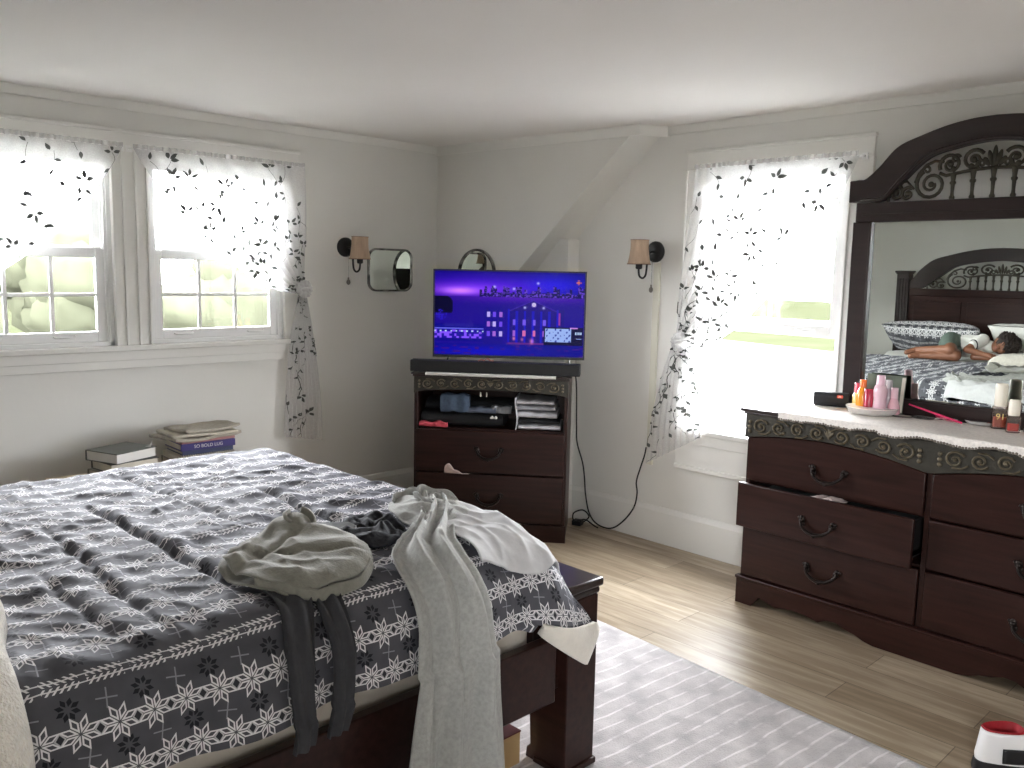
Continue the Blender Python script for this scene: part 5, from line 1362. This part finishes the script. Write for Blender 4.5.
    if rc(.735, .995, .645, .86):                   # hoarding with pale panel and lettering
        c = [.006, .004, .05]
        if rc(.742, .918, .665, .82):
            c = [.52, .58, 1.05]
            if math.sin(x * 210) * math.sin(y * 95) + .6 * math.sin(x * 130 + y * 80) > .75: c = [.06, .07, .35]
        if rc(.94, .985, .70, .73) and (x * 90) % 1 < .65: c = [.75, .8, 1.1]
        if rc(.95, .985, .775, .785): c = [.45, .5, .9]
        if rc(.91, .96, .648, .66): c = [.8, .3, .8]
    if rc(.945, .98, .105, .125) and (x * 120) % 1 < .6 or rc(.95, .965, .085, .135) and (y * 60) % 1 < .5: c = [1., .22, .10]
    return c
NXs, NYs = 230, 130
b = MB(); sw_, sh_ = TW - .018, TH - .025
b.grid(lambda u, v: Vector((-TW / 2 + .009 + sw_ * u, -.0015, TB + .016 + sh_ * v)), NXs, NYs)
mS = D.materials.new('lit_screen_picture'); mS.use_nodes = True; nt = mS.node_tree; bs = nt.nodes['Principled BSDF']
at = N(nt, 'ShaderNodeVertexColor', layer_name='picture'); nt.links.new(at.outputs['Color'], bs.inputs['Emission Color']); bs.inputs['Emission Strength'].default_value = SCREEN
bs.inputs['Base Color'].default_value = (.006, .006, .008, 1); bs.inputs['Roughness'].default_value = .3; bs.inputs['Specular IOR Level'].default_value = .05
so_ = b.build('screen', mS, tv, fix=False)
ca = so_.data.color_attributes.new('picture', 'FLOAT_COLOR', 'CORNER'); buf = []
for pl in so_.data.polygons:
    i = pl.index % NXs; j = pl.index // NXs
    c = paint((i + .5) / NXs, 1 - (j + .5) / NYs); c[0] = c[0] ** 2 / (c[0] + .06); c[1] = c[1] ** 2 / (c[1] + .05); c[0] *= .8; buf += [c[0], c[1], c[2], 1.] * 4
ca.data.foreach_set('color', buf)
tag(D.objects['screen'], None)
b = MB(); b.grid(lambda u, v: CW(-.075 + .085 * u, .005 + .035 * v, ZC + .0745 + .014 * math.sin(PI * u) * (.6 + .4 * math.sin(u * 13)) + .004 * nz(u * 9, v * 9)), 20, 10)
tag(b.build('crumpled_tissue', mat('pink_tissue', (214, 150, 138), .8, var=.25, scale=60.), None, smooth=180, solid=(.003, 1), up=True), 'small crumpled pink tissue on top of the black soundbar', 'tissue')

# ------------------------------------------------------------ wall lamps and mirrors
def sconce(label, P, a, z, da):
    """wall lamp: round back plate, hooked arm, cup, cloth shade, pull chain. da = sideways reach of the arm"""
    t = thing('wall_sconce', label, 'wall lamp', P(a, 0, z)); o = Vector(P(a, 0, z))
    Q = lambda x, n, h: Vector(P(a + x, n, z + h)) - o
    nrm = (Vector(P(0, 1, 0))).normalized(); M = nrm.to_track_quat('Z', 'Y').to_matrix().to_4x4()
    MB().lathe([(.060, 0), (.060, .010), (.056, .018), (.044, .024), (.020, .026), (0, .026)], Q(0, 0, 0), 32, M).build('back_plate', M_blackmetal, t, smooth=40)
    b = MB(); b.tube(catmull([Q(0, .024, -.002), Q(da * .25, .050, -.006), Q(da * .5, .066, -.04), Q(da * .55, .072, -.11), Q(da * .62, .080, -.138), Q(da * .82, .100, -.150), Q(da * 1.0, .123, -.138), Q(da * 1.05, .13, -.112), Q(da * 1.05, .13, -.09)], 6), .006, 10); b.build('arm', M_blackmetal, t, smooth=60)
    MB().lathe([(0, -.100), (.014, -.100), (.019, -.094), (.019, -.062), (.016, -.056), (0, -.056)], Q(da * 1.05, .13, 0), 20).build('socket_cup', M_blackmetal, t, smooth=40)
    sh = [(.066, -.072), (.061, -.054), (.055, -.020), (.051, .015), (.051, .062)]
    pr = sh + [(r - .002, h) for r, h in reversed(sh)]
    s_ = MB().lathe(pr + [pr[0]], Q(da * 1.05, .13, 0), 32).build('lamp_shade', M_shade, t, smooth=50)
    for r, h in ((.0665, -.072), (.0515, .062)):
        b = MB(); b.tube([Q(da * 1.05, .13, h) + Vector((r * math.cos(q), r * math.sin(q), 0)) for q in [2 * PI * k / 32 for k in range(33)]], .0022, 6, cap=False)
        b.build('shade_piping', mat('brown_piping', (120, 92, 78), .8), s_, smooth=60)
    MB().tube([Q(da * .1, .030, -.05), Q(da * .1, .032, -.10), Q(da * .1, .032, -.185)], .0016, 6).build('pull_chain', M_chrome, t, smooth=60)
    MB().lathe([(.0035, -.185), (.006, -.192), (.004, -.197), (.011, -.206), (.013, -.217), (.009, -.227), (.003, -.232), (0, -.232)], Q(da * .1, .032, 0), 14).build('chain_bobble', mat('smoky_bead', (120, 116, 110), .3, .5), t, smooth=50)
sconce('left-wall sconce with beige shade beside the rounded square mirror', PL, -1.022, 1.684, .020)
sconce('right-wall sconce with beige shade between television and single window', PR, 1.615, 1.683, -.018)
b = MB(); b.bx(1.612, 1.656, -.012, 0, .45, 1.622)
tag(b.build('cable_trunking', mat('cream_trunking', (206, 204, 190), .5, var=.02), None, bevel=.003), 'slim cream cable trunking below the right-wall sconce', 'trunking')
# rounded square mirror with a mosaic frame
sm = thing('wall_mirror', 'rounded square mirror with a dark mosaic frame on the left wall', 'mirror', (0, -.685, 1.548))
O = rrect(.352, .276, .062, 8); I = rrect(.326, .250, .050, 8)
b = MB(); b.strip(O + [O[0]], I + [I[0]], .002, .020, 'x'); b.build('frame', mat('mosaic_frame', (150, 150, 146), .22, .7, var=.85, scale=26., detail=0.), sm, bevel=.003)
b = MB(); b.prism(rrect(.328, .252, .051, 8), .004, .012, 'x'); b.build('mirror_glass', M_mirror, sm)
# round mirror on the bulkhead
ry = face(.388)
rm = thing('wall_mirror', 'round mirror with a silvery beaded frame on the bulkhead above the television', 'mirror', (.388, ry - .002, 1.533), math.atan2(.135, 1.575))
O = [(.165 * math.cos(a), .165 * math.sin(a)) for a in [2 * PI * k / 56 for k in range(57)]]; I = [(x * .90, z * .90) for x, z in O]
b = MB(); b.strip(O, I, -.024, -.004); b.build('frame', MATS['mosaic_frame'], rm, bevel=.003)
b = MB(); b.prism([(x * 1.004, z * 1.004) for x, z in I[:-1]], -.014, -.006); b.build('mirror_glass', M_mirror, rm)

# ------------------------------------------------------------ cords
co = cable('power_cable', 'black power cable hanging from the soundbar and looping along the baseboard', [(1.075, -.225, .986), (1.08, -.11, .978), (1.086, -.055, .90), (1.088, -.040, .62), (1.092, -.034, .50), (1.140, -.032, .38), (1.160, -.032, .29), (1.176, -.034, .18), (1.212, -.036, .07), (1.280, -.040, .016), (1.393, -.044, .014), (1.478, -.036, .075), (1.552, -.032, .175), (1.570, -.028, .265), (1.560, -.026, .335), (1.583, -.024, .42), (1.607, -.020, .50), (1.614, -.016, .55)], .0045, M_cord, 'cable')
ad = thing('power_adapter', 'black power adapter and coiled lead on the floor beside the chest', 'adapter', (1.20, -.10, 0), .3)
MB().bx(-.05, .01, -.028, .028, .0, .032).build('adapter_block', M_black, ad, bevel=.005)
b = MB(); b.tube(catmull([(.01, 0, .016), (.05, .01, .06), (.0, .03, .09), (-.05, .0, .07), (-.03, -.03, .03), (.04, -.03, .05), (.09, .0, .012), (.12, -.01, .006)], 7), .0045, 7); b.build('lead', M_cord, ad, smooth=180)

# ------------------------------------------------------------ low bench behind the bed with the book stacks
bn_ = thing('low_bench', 'low pale bench under the windows carrying the book stacks, behind the bed', 'bench', (.27, -2.28, 0))
BZ = .50
MB().bx(-.21, .21, -.52, .52, BZ - .03, BZ).build('bench_top', mat('pale_pine', (186, 168, 138), .5, var=.12, scale=4., stretch=(9, 1, 9)), bn_, bevel=.004)
for x in (-.18, .18):
    for y in (-.47, .47): MB().bx(x - .022, x + .022, y - .022, y + .022, 0, BZ - .03).build('leg', MATS['pale_pine'], bn_, bevel=.003)
def book(label, c, sx_, sy_, h, rz, cover, pages=M_paper, spine=None, soft=False, group=None, name='book'):
    t = thing(name, label, 'book' if name == 'book' else name, c, rz, group); e = .004
    b = MB(); b.bx(-sx_ / 2, sx_ / 2, -sy_ / 2, sy_ / 2, 0, e); b.bx(-sx_ / 2, sx_ / 2, -sy_ / 2, sy_ / 2, h - e, h); b.bx(sx_ / 2 - e, sx_ / 2, -sy_ / 2, sy_ / 2, e, h - e) if spine else b.bx(-sx_ / 2, -sx_ / 2 + e, -sy_ / 2, sy_ / 2, e, h - e)
    b.build('cover', cover, t, bevel=.001)
    MB().bx(-sx_ / 2 + (.006 if spine else e), sx_ / 2 - (e if spine else .006), -sy_ / 2 + .006, sy_ / 2 - .006, e, h - e).build('page_block', pages, t)
    return t
dcov = mat('dark_green_grey_cover', (64, 68, 62), .35, var=.3, scale=9.); gcov = mat('grey_cover', (120, 118, 112), .5, var=.1); pcov = mat('purple_blue_cover', (56, 48, 110), .4, var=.1); rcov = mat('dusky_red_cover', (168, 120, 118), .5, var=.1); ncov = mat('navy_cover', (58, 66, 96), .4, var=.1)
# left stack: two thick books
z = BZ
book('thick grey book at the bottom of the left book stack', (.25, -2.495, z), .20, .25, .048, .25, gcov); z += .0485
book('dark book under the topmost one of the left stack', (.26, -2.485, z), .19, .25, .045, .15, mat('charcoal_cover', (42, 42, 46), .4)); z += .0455
tb = book('dark green-grey book with curled corner on top of the left stack', (.255, -2.50, z), .22, .24, .052, .35, dcov, M_white)
b = MB(); b.grid(lambda u, v: Vector((.065 + .04 * u, .085 + .035 * v * (1 - .5 * u), .0525 + .045 * (u * v) ** 1.3)), 8, 8); b.build('curled_corner', M_white, tb, smooth=180, solid=(.0008, 0))
# right stack
z = BZ
book('grey ring folder at the bottom of the right book stack', (.25, -2.11, z), .23, .30, .055, -.06, gcov); z += .0555
nb = thing('notebook', 'white spiral-bound notebook low in the right book stack', 'notebook', (.255, -2.105, z), -.05)
MB().bx(-.11, .11, -.15, .15, 0, .030).build('page_block', M_paper, nb, bevel=.001)
for k in range(24):
    y = -.14 + k * .0122; MB().tube([(.106 + .012 * math.cos(q), y, .015 + .0165 * math.sin(q)) for q in [2 * PI * i / 10 for i in range(11)]], .0016, 5, cap=False).build('wire_ring', M_chrome, nb, smooth=60)
z += .033
book('navy blue book above the spiral notebook', (.26, -2.10, z), .21, .27, .022, -.04, ncov, spine=True); z += .0225
pb = book('purple-blue book with white spine lettering in the right stack', (.262, -2.10, z), .215, .29, .036, -.03, pcov, spine=True)
text('spine_lettering', 'SO BOLD LUG', .024, M_white, pb, (.1082, .0, .018), (PI / 2, 0, PI / 2)); z += .0365
book('thin dusky red book under the newspapers', (.258, -2.10, z), .21, .29, .014, .02, rcov, spine=True); z += .0145
def paper_sheet(label, c, sx_, sy_, rz, seed, M, h=.012):
    b = MB()
    def fn(u, v): return Vector(((u - .5) * sx_, (v - .5) * sy_, h + .012 * max(nz(u * 2.5, v * 2.5, seed), -.2) + .014 * (abs(v - .5) * 2) ** 4 * (1 if seed % 2 else .2) * u))
    b.grid(fn, 24, 24); o = b.build('newspaper', M, None, smooth=180, solid=(h, -1), up=True); o.location = c; o.rotation_euler = (0, 0, rz); return tag(o, label, 'newspaper', 'newspapers on the right book stack')
for k, (dx, dy, a, sx_, sy_, M, l) in enumerate(((0, -.01, .10, .27, .37, M_news, 'lowest wide newspaper hanging over the dusky red book'), (.0, .0, -.05, .25, .34, mat('pale_newsprint', (188, 181, 166), .85, var=.12, scale=45.), 'paler newspaper in the middle of the folded papers'), (.01, .02, .12, .22, .31, M_news, 'folded grey newspaper on top of the right stack'))):
    paper_sheet(l, (.255 + dx, -2.11 + dy, z), sx_, sy_, a, k + 1, M, .014); z += .0175

# ------------------------------------------------------------ red and white shoe on the floor at the lower right
shx = thing('trainer', 'white, black and red high trainer on the floor at the lower right corner', 'shoe', (3.925, -1.035, 0), rad(47)); shx.scale = (1.12, 1.12, 1.12)
M_sw = mat('white_leather', (226, 224, 224), .4, var=.04); M_sb = mat('black_leather', (24, 24, 27), .4, var=.1); M_sr = mat('red_lining', (150, 20, 32), .7, var=.12, scale=60.)
# local: heel at -x, toe at +x
def shoe_half(x):                                   # half width of the upper along its length
    t = clamp((x + .15) / .30); return .036 + .012 * math.sin(PI * clamp(t * 1.1 - .1)) + .006 * sstep(.4, .8, t) if t < .85 else lerp(.048, .012, ((t - .85) / .15) ** 2)
def ring(x0, x1, z, sc=1., n=40):
    out = []
    for k in range(n):
        a = 2 * PI * k / n; cx = (x0 + x1) / 2; x = cx + (x1 - x0) / 2 * math.copysign(abs(math.cos(a)) ** .75, math.cos(a)); out.append((x, math.copysign(abs(math.sin(a)) ** .75, math.sin(a)) * shoe_half(cx + (x - cx) * .97) * sc, z))
    return out
def loft(b, R_, cap0=True, cap1=True):
    n = len(R_[0]); b.add([p for r in R_ for p in r], [(i * n + k, i * n + (k + 1) % n, (i + 1) * n + (k + 1) % n, (i + 1) * n + k) for i in range(len(R_) - 1) for k in range(n)] + ([tuple(range(n - 1, -1, -1))] if cap0 else []) + ([tuple(range((len(R_) - 1) * n, len(R_) * n))] if cap1 else []))
b = MB(); loft(b, [ring(-.158, .158, .0, 1.02), ring(-.160, .162, .012, 1.06), ring(-.156, .158, .032, 1.04)]); b.build('sole', M_sb, shx, smooth=50)
b = MB(); loft(b, [ring(-.152, .152, .032), ring(-.154, .150, .050, 1.), ring(-.150, .120, .072, .95), ring(-.146, .05, .092, .9), ring(-.142, -.01, .112, .86), ring(-.140, -.02, .122, .84)], True, False); b.build('upper', M_sw, shx, smooth=70, solid=(.004, -1))
b = MB(); loft(b, [ring(-.140, -.02, .124, .85), ring(-.136, -.026, .128, .78), ring(-.130, -.034, .118, .68), ring(-.126, -.04, .085, .64), ring(-.126, -.045, .060, .6)], False, True); b.build('collar_lining', M_sr, shx, smooth=70)
b = MB(); b.grid(lambda u, v: Vector((lerp(.035, -.005, v) + .006 * math.cos((u - .5) * 3), (u - .5) * .062, lerp(.080, .185, v) - .012 * abs(u - .5))), 10, 14); b.build('tongue', M_sr, shx, smooth=180, solid=(.008, 0))
for s in (-1, 1):
    b = MB(); b.grid(lambda u, v: Vector((lerp(-.10, .09, u), s * (shoe_half(lerp(-.10, .09, u)) * lerp(1.02, .96, v) + .0025), lerp(.040, .082 - .03 * sstep(.4, 1., u), v))), 16, 6); b.build('side_overlay', M_sb, shx, smooth=180, solid=(.002, 0))
b = MB()
for k in range(5): x = .015 + k * .018; b.tube([(x, -.028, .086 - k * .008), (x + .002, 0, .094 - k * .009), (x, .028, .086 - k * .008)], .003, 6)
b.build('laces', M_sw, shx, smooth=60)
